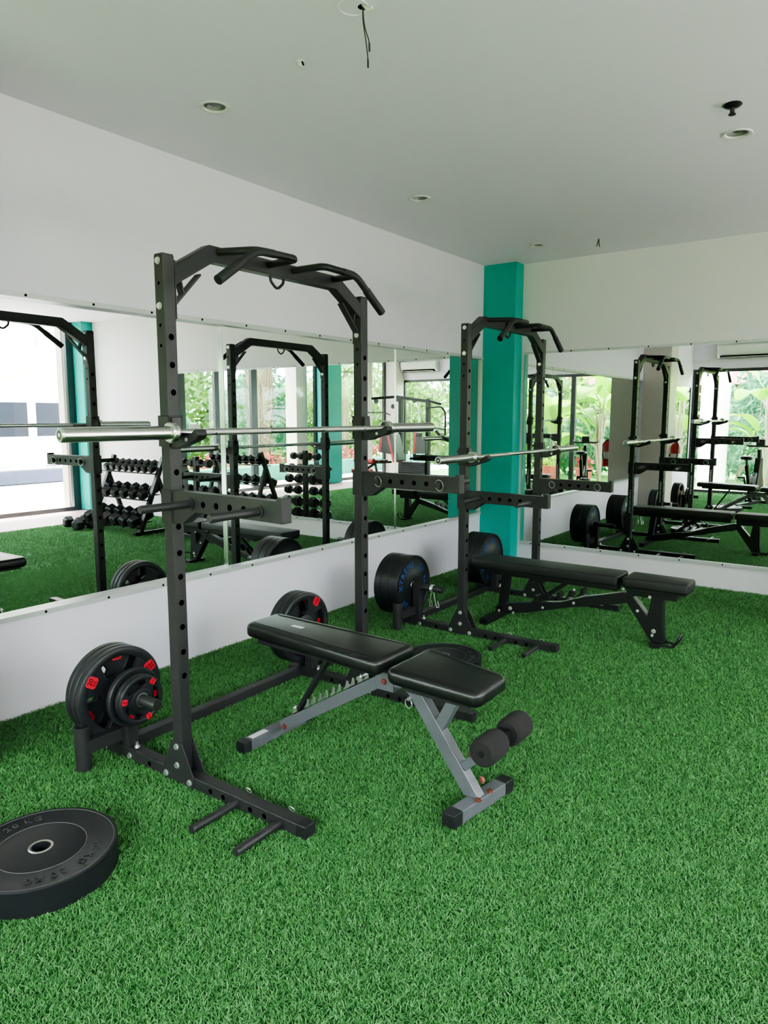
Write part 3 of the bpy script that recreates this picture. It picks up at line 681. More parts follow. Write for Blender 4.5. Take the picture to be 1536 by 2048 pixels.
b = MB().use('black2').beam((1.16, yc, .08), (1.19, yc, .36), .06, .05, (0, 1, 0)); b2(b, 'rear_post', bev=.003)
b = MB().use('black2').prism([(2.045, .325), (2.115, .325), (2.225, .195), (2.245, .325), (2.315, .325), (2.325, .10), (2.335, .03), (2.25, .03)], 'y', yc-.034, yc+.034); b2(b, 'front_leg', bev=.003)
b = MB().use('black2').box((2.262, yc-.10, 0), (2.325, yc+.10, .03)); b2(b, 'front_foot', bev=.003)
b = MB().use('black2').tube(smoothpath([(2.325, yc-.045, .02), (2.40, yc-.045, .015), (2.435, yc-.045, .085), (2.435, yc+.045, .085), (2.40, yc+.045, .015), (2.325, yc+.045, .02)], .02, 4), .008, 10); b2(b, 'carry_handle')
b = MB().use('black2').beam((1.45, yc, .18), (1.66, yc, .34), .03, .03).box((1.40, yc-.05, .32), (1.50, yc+.05, .34)); b2(b, 'support_strut')
b = MB().use('black2')
for k in range(5):
    x = 1.42+k*.085; z = .178+k*.024; b.prism([(x-.02, z-.02), (x+.03, z), (x+.025, z+.035), (x+.012, z+.04), (x+.005, z+.012)], 'y', yc-.04, yc+.04)
b2(b, 'adjustment_ladder')
for x, z in ((1.145, .06), (1.235, .09), (1.26, .06), (1.49, .135), (1.72, .30), (1.72, .205), (2.06, .355), (2.235, .325), (2.16, .22), (2.27, .10), (2.262, .07)):
    bb = MB(); bolt(bb, (x, yc-.034, z), (0, -1, 0), .012 if x in (1.235, 2.27) else .008, .007); b2(bb, 'bolt', m='zinc')

# ------------------------------------------------------------------ ceiling fittings
for k, (x, y) in enumerate(DL):
    lb = ('recessed round downlight above the near rack', 'recessed round downlight halfway along the ceiling', 'recessed round downlight nearest the teal corner column', 'recessed round downlight at the right of the picture')[k]
    R = thing('downlight', lb, 'ceiling light', (x, y, ZC), group='recessed downlights')
    MB().use('capwhite').lathe([(.052, .004), (.058, -.004), (.072, -.006), (.076, -.001), (.076, .001), (.056, .006)], (0, 0, 0), (0, 0, 1), 36).build('trim_ring', R)
    MB().use('can').lathe([(.057, .0), (.052, .022), (.036, .045), (0, .05)], (0, 0, 0), (0, 0, 1), 36, closed=False).build('reflector', R)
    MB().use('greymetal').lathe([(0, .008), (.018, .010), (.024, .016), (.022, .03), (.015, .048)], (0, 0, 0), (0, 0, 1), 20, closed=False).build('bulb', R)
    for s in (-1, 1): MB().use('zinc').cbox((s*.078*.8, s*.078*.6, -.002), (.02, .012, .004)).build('clip', R)
R = thing('sprinkler_head', 'dark round sprinkler head on the ceiling above the right downlight', 'sprinkler', (2.719, 3.936, ZC+.002))
MB().use('black2').lathe([(0, .02), (.012, .02), (.012, 0), (.04, 0), (.043, -.006), (.034, -.014), (.012, -.02), (0, -.02)], (0, 0, 0), (0, 0, 1), 28, closed=False).build('escutcheon', R)
MB().use('alu').cyl((0, 0, -.018), (0, 0, -.042), .011, 14).lathe([(0, -.042), (.017, -.046), (.017, -.05), (0, -.05)], (0, 0, 0), (0, 0, 1), 20, closed=False).build('nozzle', R)
R = thing('ceiling_cable', 'pair of loose black wires hanging from a hole in the ceiling', 'cable', (*HOLE, ZC))
MB().use('hole').lathe([(.021, .0), (.021, .03), (0, .03)], (0, 0, 0), (0, 0, 1), 16, closed=False).build('hole_lining', R)
MB().use('ceil').lathe([(.05, .0), (.052, -.003), (.056, -.003), (.058, 0)], (-.03, -.02, 0), (0, 0, 1), 32).build('old_fitting_mark', R)
for pts, nm in (([(0, 0, .02), (.0, .0, -.03), (.012, -.005, -.08), (.034, -.008, -.13), (.036, -.01, -.165)], 'wire'), ([(0, 0, .02), (-.003, .0, -.04), (.004, .008, -.10), (.012, .012, -.17), (.012, .013, -.205)], 'wire')):
    pp = smoothpath(pts, .03, 4); n = len(pp)
    MB().use('wirecol').tube(pp, [.0022]*(n-3)+[.0034, .0036, .0036], 8).build(nm, R)
MB().use('capwhite').tube(smoothpath([(.0, .0, .01), (.02, .012, -.012), (.034, .012, -.008)], .01, 4), .008, 8).build('conduit_end', R)
R = thing('ceiling_hook', 'tiny white fixing on the ceiling near the hanging wires', 'hook', (1.327, 2.407, ZC))
MB().use('capwhite').lathe([(0, 0), (.016, 0), (.018, -.004), (.009, -.008), (.007, -.022), (0, -.024)], (0, 0, 0), (0, 0, 1), 16, closed=False).build('base', R)
MB().use('hole').cyl((.012, 0, -.006), (.018, 0, -.02), .004, 8).build('prong', R)
R = thing('ceiling_cable', 'short wire stub on the ceiling near the back wall', 'cable', (1.297, 6.129, ZC))
for dx, dz in ((-.02, -.055), (.006, -.065)): MB().use('wirecol').tube([(0, 0, .0), (dx*.5, 0, dz*.6), (dx, 0.01, dz)], .004, 8).build('wire', R)

# ------------------------------------------------------------------ dumbbells, rack and tower
ORD = ('first', 'second', 'third', 'fourth', 'fifth', 'sixth', 'seventh', 'eighth')
def make_dumbbell(label, L, r, group):
    R = thing('dumbbell', label, 'dumbbell', group=group); hl = L*.36
    for s in (-1, 1):
        b = MB().use('rubber2'); y0, y1 = s*(L/2-hl), s*L/2
        if y0 > y1: y0, y1 = y1, y0
        def ring(rr, y): return [(rr*math.cos(PI/6+k*PI/3), y, rr*math.sin(PI/6+k*PI/3)) for k in range(6)]
        c = r*.22; rings = [ring(r*.72, y0), ring(r, y0+c), ring(r, y1-c), ring(r*.72, y1)]
        vs = sum(rings, []); fs = [tuple(range(6)), tuple(range(18, 24))]
        for j in range(3): fs += [(j*6+k, j*6+(k+1) % 6, (j+1)*6+(k+1) % 6, (j+1)*6+k) for k in range(6)]
        b.add(vs, fs).build('head', R)
    MB().use('alu').cyl((0, -L/2+hl-.01, 0), (0, L/2-hl+.01, 0), .016, 12).build('handle', R)
    return R
big = make_dumbbell('', .34, .078, None); mid = make_dumbbell('', .29, .064, None); sml = make_dumbbell('', .24, .052, None)
used = set()
def put_db(src, loc, rot, label, group):
    if src.name not in used:
        used.add(src.name); src.location = loc; src.rotation_euler = rot; src['label'] = label; src['group'] = group; return src
    return dup(src, loc, rot, label, group)
RX0, RX1, RYc = 4.14, 5.32, 5.68
R = thing('dumbbell_rack', 'black three tier dumbbell rack along the back wall, seen in the mirror', 'dumbbell rack', ((RX0+RX1)/2, RYc, 0))
def rk(b, nm, m=None, **k):
    b.v = [(v[0]-(RX0+RX1)/2, v[1]-RYc, v[2]) for v in b.v]; return b.build(nm, R, m, **k)
for x in (RX0+.05, RX1-.05):
    b = MB().use('black').beam((x, RYc-.24, .03), (x, RYc+.16, .98), .05, .06, (1, 0, 0)).beam((x, RYc+.30, .03), (x, RYc+.06, .72), .05, .05, (1, 0, 0)).box((x-.025, RYc-.33, 0), (x+.025, RYc+.36, .05)); rk(b, 'side_frame', bev=.003)
tiers = [(.135, -.19, 6, big, .195), (.47, -.055, 6, mid, .195), (.80, .085, 8, sml, .147)]
for i, (z, dy, n, src, sp_) in enumerate(tiers):
    for t in (-.085, .085):
        y = RYc+dy+t; b = MB().use('black').beam((RX0+.02, y, z+t*.35), (RX1-.02, y, z+t*.35), .06, .012); rk(b, 'shelf_rail')
    for k in range(n):
        x = RX0+.10+(RX1-RX0-.2)*k/(n-1)
        nm = ('bottom', 'middle', 'top')[i]; r_ = (.078, .064, .052)[i]
        put_db(src, (x, RYc+dy, z+.012+r_*.87), (math.radians(20), 0, 0), 'black hex dumbbell on the rack\'s %s tier, %s counted from the tower side' % (nm, ORD[k]), 'hex dumbbells on the %s tier' % nm)
for k, (x, y) in enumerate(((5.60, 5.42), (5.42, 5.47), (5.245, 5.33))):
    put_db(big, (x, y, .068), (0, PI/6*0, math.radians(12-k*8)), ('black hex dumbbell on the turf farthest from the rack end', 'black hex dumbbell on the turf in the middle of three', 'black hex dumbbell on the turf just in front of the rack')[k], 'hex dumbbells on the turf')
TX, TY = 3.40, 5.72
R2 = thing('dumbbell_tower', 'black upright tower stand holding two columns of dumbbells', 'dumbbell rack', (TX, TY, 0))
b = MB().use('black').box((-.03, -.03, .0), (.03, .03, 1.02)); b.build('post', R2, bev=.003)
b = MB().use('black').box((-.42, -.15, 0), (-.36, .15, .04)).box((.36, -.15, 0), (.42, .15, .04)).box((-.42, -.03, 0), (.42, .03, .04)); b.build('base', R2, bev=.003)
for k in range(6):
    z = .115+k*.165
    src = (big, big, mid, mid, sml, sml)[k]; off = (.27, .26, .245, .225, .19, .15)[k]; r_ = (.078, .078, .064, .064, .052, .052)[k]
    b = MB().use('black')
    for s in (-1, 1):
        for t in (-.035, .035): b.beam((s*.03, t, z-r_*.2), (s*(off+.04), t, z-.022), .012, .02)
    b.build('cradle_arm', R2)
    for s in (-1, 1):
        put_db(src, (TX+s*off, TY, z), (0, 0, PI/2), 'black hex dumbbell on the tower, %s from the floor, %s' % (ORD[k], 'rack side' if s > 0 else 'side away from the rack'), 'hex dumbbells on the tower')

# ------------------------------------------------------------------ multi gym (seen in the mirrors)
GX, GY = 5.95, -.35
G = thing('multi_gym', 'multi station gym machine with red and black pads near the front glass', 'exercise machine', (GX, GY, 0))
def g(b, nm, m=None, par=None, **k): return b.build(nm, par or G, m, **k)
b = MB().use('black2').box((-.55, -.06, 0), (1.0, .06, .06)).box((-.75, -.55, 0), (-.68, .55, .06)).box((.95, -.35, 0), (1.02, .35, .06)); g(b, 'base_frame', bev=.004)
b = MB().use('black2').box((-.80, -.05, .06), (-.72, .05, 1.90)).box((-.05, -.05, .06), (.03, .05, 1.95)).beam((-.80, 0, 1.84), (.12, 0, 1.96), .07, .07).beam((.12, 0, 1.96), (.60, .3, 1.92), .06, .06).beam((-.76, 0, 1.86), (-1.20, .2, 1.78), .05, .05); g(b, 'upright_frame', bev=.004)
b = MB().use('black2')
for k in range(9): b.box((-.74, -.10, .10+k*.042), (-.06, .10, .137+k*.042))
g(b, 'weight_stack', bev=.003)
b = MB().use('chrome').cyl((-.50, 0, .08), (-.50, 0, 1.86), .012, 12).cyl((-.30, 0, .08), (-.30, 0, 1.88), .012, 12); g(b, 'guide_rod')
b = MB().use('black2').cyl((-.4, 0, .5), (-.4, 0, 1.85), .004, 8).cyl((.50, .25, 1.62), (.50, .25, 1.90), .004, 8).cyl((.1, .0, .6), (.1, 0, 1.93), .004, 8); g(b, 'cable')
for x, y, z in ((.5, .25, 1.86), (.08, 0, 1.90), (-.4, 0, 1.87), (-.75, 0, 1.80), (.15, .06, 1.74)): g(MB().use('plastic').cyl((x, y-.015, z), (x, y+.015, z), .055, 20), 'pulley')
g(MB().use('black2').tube(smoothpath([(.06, .3, 1.54), (.22, .3, 1.60), (.80, .3, 1.60), (.96, .3, 1.54)], .06, 5), .014, 10), 'lat_bar')
def gpad(nm, c, size, rot, mats=('redpad', 'vinyl')):
    mt = Matrix.Translation(c) @ Matrix.Rotation(rot[0], 4, 'X') @ Matrix.Rotation(rot[1], 4, 'Y') @ Matrix.Rotation(rot[2], 4, 'Z')
    b = MB().use(mats[1]).box((-size[0]/2, -size[1]/2, -size[2]/2), (size[0]/2, size[1]/2, size[2]/2), mt)
    o = g(b, nm, bev=.012, seg=3)
    b = MB().use(mats[0]).box((size[0]/2-.015, -size[1]/2-.01, -size[2]/2-.01), (size[0]/2+.07, size[1]/2-.015, size[2]/2+.006), mt)
    b.build('red_edge', o, bev=.012)
gpad('back_pad', (.20, .22, .92), (.28, .09, .52), (0, -.12, 0)); gpad('seat_pad', (.38, .36, .48), (.36, .34, .07), (0, 0, 0))
gpad('back_pad', (-.10, .26, .80), (.10, .30, .62), (0, .28, 0)); gpad('arm_pad', (-.68, .26, .92), (.10, .12, .46), (0, -.05, 0)); gpad('arm_pad', (-.83, .32, .88), (.20, .12, .38), (0, 0, 0), ('vinyl', 'vinyl'))
b = MB().use('redpad')
for z, y in ((.50, .62), (.26, .70)): b.cyl((.30, y, z), (.85, y, z), .055, 18)
g(b, 'leg_roller')
b = MB().use('black2').beam((.40, .40, .44), (.58, .68, .24), .05, .05).beam((.20, .05, .45), (.75, .55, .42), .05, .05).beam((.55, .1, .04), (.45, .36, .45), .05, .05); g(b, 'leg_lever', bev=.003)
b = MB().use('black2').tube(smoothpath([(-.78, .05, 1.70), (-1.25, .25, 1.72), (-1.42, .35, 1.60), (-1.42, .35, 1.10)], .08, 5), .02, 10).tube(smoothpath([(-.9, .1, 1.25), (-1.15, .2, 1.25), (-1.42, .35, 1.22)], .05, 4), .018, 10).cyl((-1.28, .30, 1.08), (-1.12, .24, 1.18), .035, 14); g(b, 'press_arm')
b = MB().use('black2').beam((1.15, .95, .03), (1.22, 1.0, .62), .06, .06).beam((1.05, 1.25, .03), (1.18, 1.02, .55), .05, .05).box((1.0, .85, 0), (1.5, .91, .05)).box((1.0, 1.3, 0), (1.5, 1.36, .05)).box((1.0, .85, 0), (1.06, 1.36, .05)); b.cyl((1.0, .98, .60), (1.45, 1.02, .60), .03, 14); 
SB = thing('step_machine', 'small black exercise frame standing by the right glass wall', 'exercise machine', (GX, GY+.55, 0)); b.build('frame', SB, bev=.003)
MB().use('plastic').box((1.06, 1.0, .20), (1.40, 1.22, .26)).build('footplate', SB, bev=.01)

# ------------------------------------------------------------------ exercise bike
K = thing('exercise_bike', 'black upright exercise bike by the front glass', 'exercise bike', (1.45, -.05, 0), (0, 0, math.radians(-78)))
MB().use('black2').box((-.55, -.25, 0), (-.49, .25, .05)).box((.45, -.25, 0), (.51, .25, .05)).beam((-.52, 0, .04), (.48, 0, .04), .05, .05).build('base', K, bev=.004)
MB().use('black2').lathe([(.05, -.03), (.23, -.03), (.25, -.015), (.25, .015), (.23, .03), (.05, .03)], (.26, 0, .32), (0, 1, 0), 40).build('flywheel', K)
MB().use('black2').beam((.42, 0, .06), (.30, 0, .95), .05, .06).beam((.05, 0, .05), (-.20, 0, .70), .05, .06).beam((-.10, 0, .38), (.36, 0, .62), .05, .05).prism([(.14, .30), (.40, .30), (.37, .80), (.26, .80)], 'y', -.045, .045).build('frame', K, bev=.004)
sd = MB().use('vinyl').lathe([(0, -.03), (.07, -.03), (.11, 0), (.09, .03), (0, .04)], (-.24, 0, .82), (0, 0, 1), 24, closed=False).cyl((-.20, 0, .68), (-.235, 0, .80), .018, 12).build('seat', K)
MB().use('grip').tube(smoothpath([(.52, -.24, 1.05), (.36, -.24, 1.02), (.30, -.20, 1.0), (.30, .20, 1.0), (.36, .24, 1.02), (.52, .24, 1.05)], .05, 4), .016, 12).build('handlebar', K)
MB().use('plastic').box((.31, -.07, 1.0), (.36, .07, 1.12)).build('display', K, bev=.01)
MB().use('black2').cyl((.05, -.10, .33), (.05, .10, .33), .03, 14).beam((.05, .10, .33), (.13, .10, .18), .02, .03).beam((.05, -.10, .33), (-.03, -.10, .48), .02, .03).box((.08, .10, .16), (.18, .19, .19)).box((-.08, -.19, .46), (.02, -.10, .49)).build('crank', K)

# ------------------------------------------------------------------ air conditioners, extinguisher, paper notice
for k, (x0, x1) in enumerate(((5.88, 6.92), (.45, 1.55))):
    A = thing('air_conditioner', ('white split air conditioner on the front header by the front right corner', 'white split air conditioner on the front header near the left wall')[k], 'air conditioner', ((x0+x1)/2, F, 2.74), group='split air conditioners')
    w = (x1-x0)/2
    MB().use('ac').prism([(0, -.12), (.10, -.12), (.19, -.05), (.215, .02), (.215, .11), (.19, .13), (0, .13)], 'x', -w, w).build('casing', A, bev=.012, seg=3)
    MB().use('hole').box((-w+.06, .105, -.116), (w-.06, .175, -.07), Matrix.Translation((0, .006, -.003))).build('outlet', A)
    MB().use('ac').box((-w+.08, .12, -.112), (w-.08, .20, -.104)).build('louvre', A)
E_ = thing('fire_extinguisher', 'red fire extinguisher hung on the side of the cream column', 'fire extinguisher', (.515, 1.20, .66))
MB().use('extred').lathe([(0, 0), (.068, 0), (.075, .01), (.075, .36), (.06, .40), (.03, .425), (0, .425)], (0, 0, 0), (0, 0, 1), 32, closed=False).build('cylinder', E_)
MB().use('white').lathe([(.0755, .13), (.0755, .25)], (0, 0, 0), (0, 0, 1), 32, closed=False).build('label_band', E_)
MB().use('black2').cyl((0, 0, .42), (0, 0, .46), .022, 14).beam((-.02, 0, .46), (.09, 0, .475), .02, .01).beam((-.02, 0, .475), (.08, 0, .51), .02, .01).build('valve', E_)
MB().use('plastic').tube(smoothpath([(.02, .0, .44), (.06, .07, .38), (.05, .085, .20), (.03, .085, .10)], .05, 4), .011, 10).build('hose', E_)
MB().use('black2').box((-.085, -.05, .20), (-.07, .05, .24)).build('wall_bracket', E_)
N = MB().use('white').box((W-.0135, 4.35, 1.12), (W-.0105, 4.62, 1.36)); tag(N.build('paper_notice', origin=(W-.012, 4.48, 1.24)), 'white paper sheet stuck on the right glass', 'notice')

# ------------------------------------------------------------------ outside
struct('ground', MB().box((-30, -40, -.3), (45, 40, -.125)).box((W+.3, F-8, -.125), (W+1.6, YC+8, -.06)).box((-6, F-1.3, -.125), (W+1.6, F-.3, -.06)), 'paving', 'pale paving around the gym', 'ground')
tag(MB().box((-8, -14, -.125), (W+1, F-1.35, -.075)).build('lawn', m='lawn', origin=(2, -6, -.1)), 'sunny strip of lawn in front of the glass', 'lawn', kind='stuff')
tag(MB().box((W+2.6, -12, -.125), (W+12, 3.9, -.07)).build('lawn', m='lawn', origin=(W+6, -4, -.1)), 'lawn beyond the green low wall at the right', 'lawn', kind='stuff')
tag(MB().box((W+1.7, -6, -.125), (W+1.95, 5.5, .32)).build('low_wall', m='greenwall', bev=.02, origin=(W+1.8, 0, 0)), 'green painted low garden wall outside the right glass', 'wall')

def leaves(mb, n, cen, rad, size, seed, flat=.0):
    r = np.random.default_rng(seed)
    for i in range(n):
        u = r.normal(size=3); u /= np.linalg.norm(u); rr = r.uniform(.55, 1.0)
        p = V((cen[0]+u[0]*rad[0]*rr, cen[1]+u[1]*rad[1]*rr, cen[2]+u[2]*rad[2]*rr))
        a = V(r.normal(size=3)).normalized(); b = a.orthogonal().normalized(); s = size*r.uniform(.6, 1.4)
        mb.add([p-a*s, p+b*s*.35, p+a*s, p-b*s*.35], [(0, 1, 2, 3)])
def bush(label, cen, rad, n, size, m, seed, name='shrub', group='shrubs outside'):
    o = thing(name, label, 'shrub', (cen[0], cen[1], -.1), group=group)
    b = MB().use(m); leaves(b, int(n*1.5), (0, 0, cen[2]+.1), rad, size*1.15, seed); b.build('foliage', o, smooth=False)
    r = random.Random(seed); b = MB().use('branch')
    for k in range(6):
        a = r.uniform(0, 6.28); b.tube([(0, 0, 0), (rad[0]*.2*math.cos(a), rad[1]*.2*math.sin(a), cen[2]*.5), (rad[0]*.6*math.cos(a), rad[1]*.6*math.sin(a), cen[2]+rad[2]*.5)], [.03, .02, .008], 6)
    b.build('stem', o); return o
hz = [(11.2, 5.6, 1.1, 1.1, 1.2, 1.2, 'leaf', 'leafy green shrub opposite the notice sheet'), (11.6, 3.6, 1.5, 1.2, 1.1, 1.6, 'leaf', 'tall loose shrub left of the palm trunk'), (11.9, 2.0, 1.0, 1.0, 1.0, 1.1, 'leaf3', 'blue green shrub behind the palm trunk'),
      (11.8, -1.6, 1.5, 1.2, 1.1, 1.5, 'leaf3', 'blue green shrub right of the palm trunk'), (12.4, -3.4, 1.2, 1.4, 1.3, 1.4, 'leaf', 'green shrub toward the front garden'), (13.5, .8, 2.6, 1.6, 1.6, 1.6, 'leaf', 'broad tree crown behind the palm'),
      (11.5, -6.2, 1.6, 1.7, 1.4, 1.7, 'leaf', 'large shrub beyond the multi gym'), (8.8, -7.2, 1.3, 1.6, 1.3, 1.4, 'leaf', 'green shrub straight beyond the multi gym'), (13.0, -9.5, 2.4, 2.2, 1.8, 2.2, 'leaf', 'big tree crown at the front right of the garden'),
      (12.6, 5.0, 2.8, 1.2, 1.2, 1.5, 'leaf', 'tree crown above the right hand hedge'), (6.2, -7.6, 1.3, 1.2, 1.0, 1.4, 'leaf3', 'blue green shrub behind the banana plants')]
for i, (x, y, z, rx, ry, rz, m, lb) in enumerate(hz): bush(lb, (x, y, z), (rx, ry, rz), 800, .13, m, 100+i)
for i, y in enumerate((-4.6, -2.9, -1.2, .3, 1.9, 3.4, 4.8)):
    o = thing('flower_bed', 'red leaved bedding clump behind the green wall, %s from the front garden' % ORD[i], 'flowers', (W+2.45, y, -.1), group='red bedding plants')
    b = MB().use('flower'); leaves(b, 160, (0, 0, .45), (.35, .75, .28), .07, 300+i); b.build('foliage', o, smooth=False)
for i, (x, y) in enumerate(((14.2, 3.9), (14.6, 1.8), (14.4, -1.2), (14.6, -3.8), (14.0, -6.4), (11.2, -8.6), (8.4, -9.3), (5.6, -9.6), (2.9, -9.4), (.2, -9.4))):
    bush('tall garden hedge shrub far outside, %s of the row round the garden' % (ORD+('ninth', 'tenth'))[i], (x, y, 1.35), (1.35, 1.45, 1.6), 900, .15, 'leaf' if i % 3 else 'leaf3', 900+i, group='far hedge row')
# date palm
P_ = thing('palm_tree', 'thick shaggy palm trunk outside the right glass', 'palm tree', (10.2, -.02, -.1))
b = MB().use('bark'); r = random.Random(3)
b.lathe([(.30, 0), (.27, .5), (.27, 1.2), (.33, 2.0), (.36, 3.2), (.3, 3.9), (0, 4)], (0, 0, 0), (0, 0, 1), 24, closed=False)
for k in range(420):
    a = r.uniform(0, 6.28); z = r.uniform(.1, 3.6); rr = .26+.07*min(1, z/2.2); p = V((math.cos(a)*rr, math.sin(a)*rr, z)); t = V((-math.sin(a), math.cos(a), 0)); o_ = V((math.cos(a), math.sin(a), 0))
    b.add([p-t*.05, p+t*.05, p+o_*.07+V((0, 0, .30))+t*.02, p+o_*.07+V((0, 0, .30))-t*.02], [(0, 1, 2, 3)])
b.build('trunk', P_)
def frond(b, base, d, L, droop, seed, wid=.5):
    r = random.Random(seed); pts = []; p = V(base); dd = V(d).normalized(); k = 14
    for i in range(k+1): pts.append(p.copy()); p = p+dd*(L/k); dd = (dd+V((0, 0, -droop/k))).normalized()
    b.tube(pts, [.03*(1-i/k)+.004 for i in range(k+1)], 5)
    for i in range(2, k+1):
        t = (pts[i]-pts[i-1]).normalized(); s = t.cross(V((0, 0, 1))).normalized()
        for sg in (-1, 1):
            for q in (0, .5):
                c = pts[i-1].lerp(pts[i], q); l = wid*math.sin(PI*min(1, .15+i/k*.8)); tip = c+s*sg*l*.8+t*l*.6+V((0, 0, -.25*l))
                b.add([c, c+t*.035, tip], [(0, 1, 2)])
b = MB().use('palmleaf')
for k in range(22):
    a = k*2.4; e = .2+.9*(k % 5)/5; frond(b, (0, 0, 3.8), (math.cos(a)*math.cos(e), math.sin(a)*math.cos(e), math.sin(e)), 2.6, 1.5, k)
b.build('frond', P_)
for i, (x, y, h) in enumerate(((10.0, -3.2, 2.6), (11.0, -4.6, 3.0))):
    p2 = thing('palm_tree', ('slender young palm near the front right corner', 'young palm farther beyond the front right corner')[i], 'palm tree', (x, y, -.1), group='young palms')
    MB().use('bark').lathe([(.11, 0), (.10, h*.6), (.08, h), (0, h)], (0, 0, 0), (0, 0, 1), 14, closed=False).build('trunk', p2)
    b = MB().use('palmleaf')
    for k in range(14): a = k*2.4+i; e = .1+.8*(k % 4)/4; frond(b, (0, 0, h), (math.cos(a)*math.cos(e), math.sin(a)*math.cos(e), math.sin(e)), 1.9, 1.7, 50+k, .45)
    b.build('frond', p2)
cy_ = thing('cycad', 'low spiky cycad at the foot of the palm trunk', 'shrub', (10.15, -1.0, -.1))
b = MB().use('palmleaf')
for k in range(18): a = k*2.4; e = .3+.8*(k % 4)/4; frond(b, (0, 0, .5), (math.cos(a)*math.cos(e), math.sin(a)*math.cos(e), math.sin(e)), .9, 1.2, 90+k, .25)
b.build('frond', cy_); MB().use('bark').cyl((0, 0, 0), (0, 0, .55), .09, 10).build('trunk', cy_)
# bare branching tree seen past the mullions
T1 = thing('tree', 'tree with pale forking branches outside the right glass', 'tree', (10.6, 4.5, -.1))
b = MB().use('branch'); r = random.Random(11); tips = []
def grow(p, d, L, rad, lv):
    p = V(p); q = p+V(d)*L; mid_ = (p+q)/2+V((r.uniform(-.06, .06), r.uniform(-.06, .06), 0)); b.tube([p, mid_, q], [rad, rad*.85, rad*.7], 7)
    if lv == 0: tips.append(q); return
    for k in range(3 if lv > 1 else 2):
        nd = (V(d)+V((r.uniform(-.7, .7), r.uniform(-.7, .7), r.uniform(-.1, .4)))).normalized(); grow(q, nd, L*.72, rad*.62, lv-1)
grow((0, 0, 0), (0, 0, 1), .9, .11, 4); b.build('trunk', T1)
b = MB().use('leaf')
for i, t in enumerate(tips): leaves(b, 14, t, (.28, .28, .22), .09, 500+i)
b.build('foliage', T1, smooth=False)
# big leaved plants in front
def bigleaf(b, base, d, L, wd, droop, fold=.25):
    k = 10; p = V(base); dd = V(d).normalized(); rows = []
    for i in range(k+1):
        t = i/k; s = dd.cross(V((0, 0, 1))); s = s.normalized() if s.length > 1e-3 else V((1, 0, 0)); n = s.cross(dd)
        w = wd*math.sin(PI*min(.985, .06+t*.93))**.75; rows.append((p-s*w+n*w*fold, p.copy(), p+s*w+n*w*fold)); p = p+dd*(L/k); dd = (dd+V((0, 0, -droop/k))).normalized()
    vs = [q for row in rows for q in row]; fs = []
    for i in range(k):
        for j in (0, 1): fs.append((i*3+j, i*3+j+1, i*3+j+4, i*3+j+3))
    b.add(vs, fs)
def leafplant(label, x, y, n, stem, L, wd, seed, m='leaf2', group='big leaved plants'):
    o = thing('banana_plant', label, 'plant', (x, y, -.1), group=group); r = random.Random(seed)
    st = MB().use('branch'); b = MB().use(m)
    for k in range(n):
        a = k*2.4+r.uniform(-.3, .3); e = r.uniform(.35, 1.2); h = stem*r.uniform(.45, 1.15)
        q = V((.12*math.cos(a), .12*math.sin(a), h)); d = V((math.cos(a)*math.cos(e), math.sin(a)*math.cos(e), math.sin(e))); q2 = q+d*.35
        st.tube([(0, 0, 0), q*.6, q, q2], [.05, .035, .02, .012], 6); bigleaf(b, q2, d, L*r.uniform(.7, 1.15), wd*r.uniform(.8, 1.2), r.uniform(1.0, 2.2))
    st.build('stem', o); b.build('foliage', o); return o
leafplant('big leaved plant outside, just right of the white round column', 1.0, -5.1, 13, 1.9, 1.1, .22, 1)
leafplant('big leaved plant outside near the middle of the front glass', 2.45, -3.9, 14, 1.8, 1.15, .26, 2)
leafplant('big leaved plant outside, right part of the front glass', 3.7, -4.2, 14, 1.7, 1.2, .25, 3)
leafplant('big leaved plant outside behind the round column', -1.15, -4.7, 12, 1.7, 1.0, .22, 4)
leafplant('big leaved plant farther out in front of the red roofed house', 1.9, -5.6, 14, 2.2, 1.2, .26, 5)
leafplant('big leaved plant outside at the right end of the front glass', 5.3, -4.8, 12, 1.8, 1.1, .24, 6)
for i, (x, y, rx) in enumerate(((3.3, -5.3, 1.3), (4.7, -5.8, 1.4), (.2, -6.0, 1.5), (2.2, -7.0, 1.6), (-2.2, -5.4, 1.6))): bush('green hedge shrub behind the front plants, %s from the right' % ORD[i], (x, y, .75), (rx, .8, .85), 600, .10, 'leaf3' if i % 2 == 0 else 'leaf', 700+i, group='front hedge shrubs')
for i, x in enumerate((1.7, 2.6, 3.5, 4.4)):
    o = thing('planter', 'terracotta planter on the lawn, %s from the round white column' % ORD[i], 'planter', (x, -3.25, -.08), group='terracotta planters')
    MB().use('pot').lathe([(0, 0), (.15, 0), (.20, .32), (.22, .34), (.22, .38), (.19, .38), (.18, .33), (0, .33)], (0, 0, 0), (0, 0, 1), 28, closed=False).build('pot', o)
    b = MB().use('flower' if i % 2 else 'leaf2'); leaves(b, 90, (0, 0, .52), (.2, .2, .18), .06, 800+i); b.build('foliage', o, smooth=False)
# house with red roof beyond the front garden
Hs = thing('house', 'dark walled house with a red tiled roof beyond the front plants', 'house', (1.5, -14.8, -.1))
MB().use('darkwood').box((-5, -3, 0), (5, 3, 2.7)).build('walls', Hs)
MB().use('roofred').prism([(-3.8, 2.6), (3.8, 2.6), (0, 4.6)], 'x', -5.6, 5.6).build('roof', Hs)
for x in (-3, 0, 3): MB().use('darkglass').box((x-.6, 3.0, .9), (x+.6, 3.03, 2.1)).build('window', Hs)
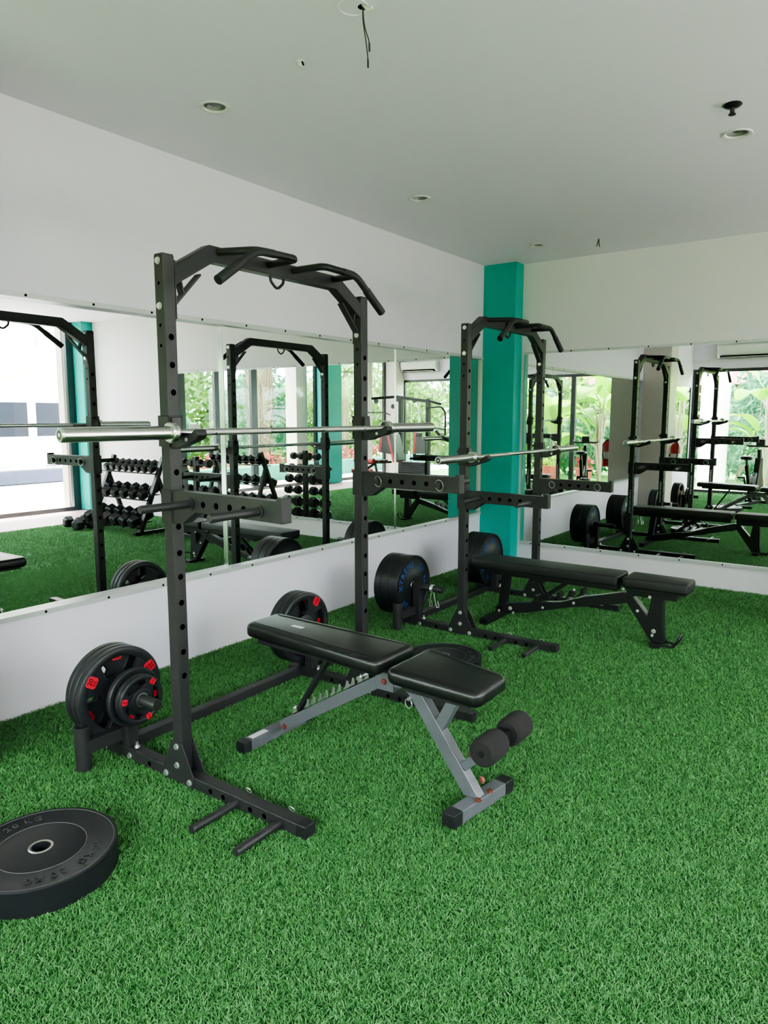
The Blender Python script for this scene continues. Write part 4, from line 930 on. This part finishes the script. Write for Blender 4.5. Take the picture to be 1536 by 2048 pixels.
# white building to the right and back
Bd = thing('building', 'bright white building with dark windows seen through the right glass', 'building', (14.0, 9.54, -.1))
MB().use('bwall').box((0, -3.3, .35), (4, 8, 7.5)).build('walls', Bd)
MB().use('bband').box((-.12, -3.3, 2.55), (0, 8, 3.1)).box((-.35, -3.3, 3.95), (0, 8, 4.2)).build('ledge', Bd)
for k in range(5):
    y = -2.1+k*1.0-.0
    f = MB().use('capwhite').box((-.03, y-.08, 1.05), (.0, y+.86, 2.02)).build('window', Bd)
    MB().use('darkglass').box((-.04, y, 1.12), (-.03, y+.78, 1.95)).build('pane', f)
b = MB().use('road')
for k in range(2):
    for j in range(7): b.box((-.012, .10+k*.46, -.02+j*.05+.08), (0, .46+k*.46, -.02+j*.05+.10))
b.build('vent', Bd)
MB().use('road').box((-.5, -3.3, -.0), (-.0, 8, .30)).build('kerb', Bd)
MB().use('strip').box((-.12, .0, 3.35), (0, .32, 3.55)).build('lamp', Bd)

# ------------------------------------------------------------------ light
wd = bpy.data.worlds.new('sky'); bpy.context.scene.world = wd; wd.use_nodes = True; nt = wd.node_tree
bg = nt.nodes['Background']; sky = nt.nodes.new('ShaderNodeTexSky'); sky.sky_type = 'HOSEK_WILKIE'; sky.turbidity = 6; sky.ground_albedo = .4
sky.sun_direction = V((.35, .45, .8)).normalized()
mix = nt.nodes.new('ShaderNodeMix'); mix.data_type = 'RGBA'; mix.inputs['Factor'].default_value = .65
nt.links.new(sky.outputs[0], mix.inputs['A']); mix.inputs['B'].default_value = (.90, .95, 1.06, 1)
nt.links.new(mix.outputs['Result'], bg.inputs['Color']); bg.inputs['Strength'].default_value = 5.5
sun = bpy.data.lights.new('sun', 'SUN'); sun.energy = 7; sun.angle = math.radians(6); sun.color = (1, .96, .9)
so = bpy.data.objects.new('sun', sun); C.objects.link(so); so.rotation_euler = V((-.30, -.12, -1)).to_track_quat('-Z', 'Y').to_euler()
def portal(name, c, rot, sx, sy):
    l = bpy.data.lights.new(name, 'AREA'); l.shape = 'RECTANGLE'; l.size = sx; l.size_y = sy; l.cycles.is_portal = True
    o = bpy.data.objects.new(name, l); C.objects.link(o); o.location = c; o.rotation_euler = rot
portal('sky_portal_front', (3.5, F-.2, 1.2), (PI/2, 0, 0), 7.0, 2.5)
portal('sky_portal_right', (W+.1, 2.3, 1.5), (PI/2, 0, PI/2), 8.6, 3.0)
sc = bpy.context.scene
sc.view_settings.view_transform = 'AgX'; sc.view_settings.look = 'AgX - Medium High Contrast'; sc.view_settings.exposure = 2.85; sc.view_settings.gamma = 1.
cy = sc.cycles; cy.max_bounces = 9; cy.diffuse_bounces = 4; cy.glossy_bounces = 5; cy.transmission_bounces = 2; cy.transparent_max_bounces = 8
cy.sample_clamp_indirect = 8.; cy.sample_clamp_direct = 0; cy.caustics_reflective = False; cy.caustics_refractive = False; cy.blur_glossy = .5
cy.use_denoising = True
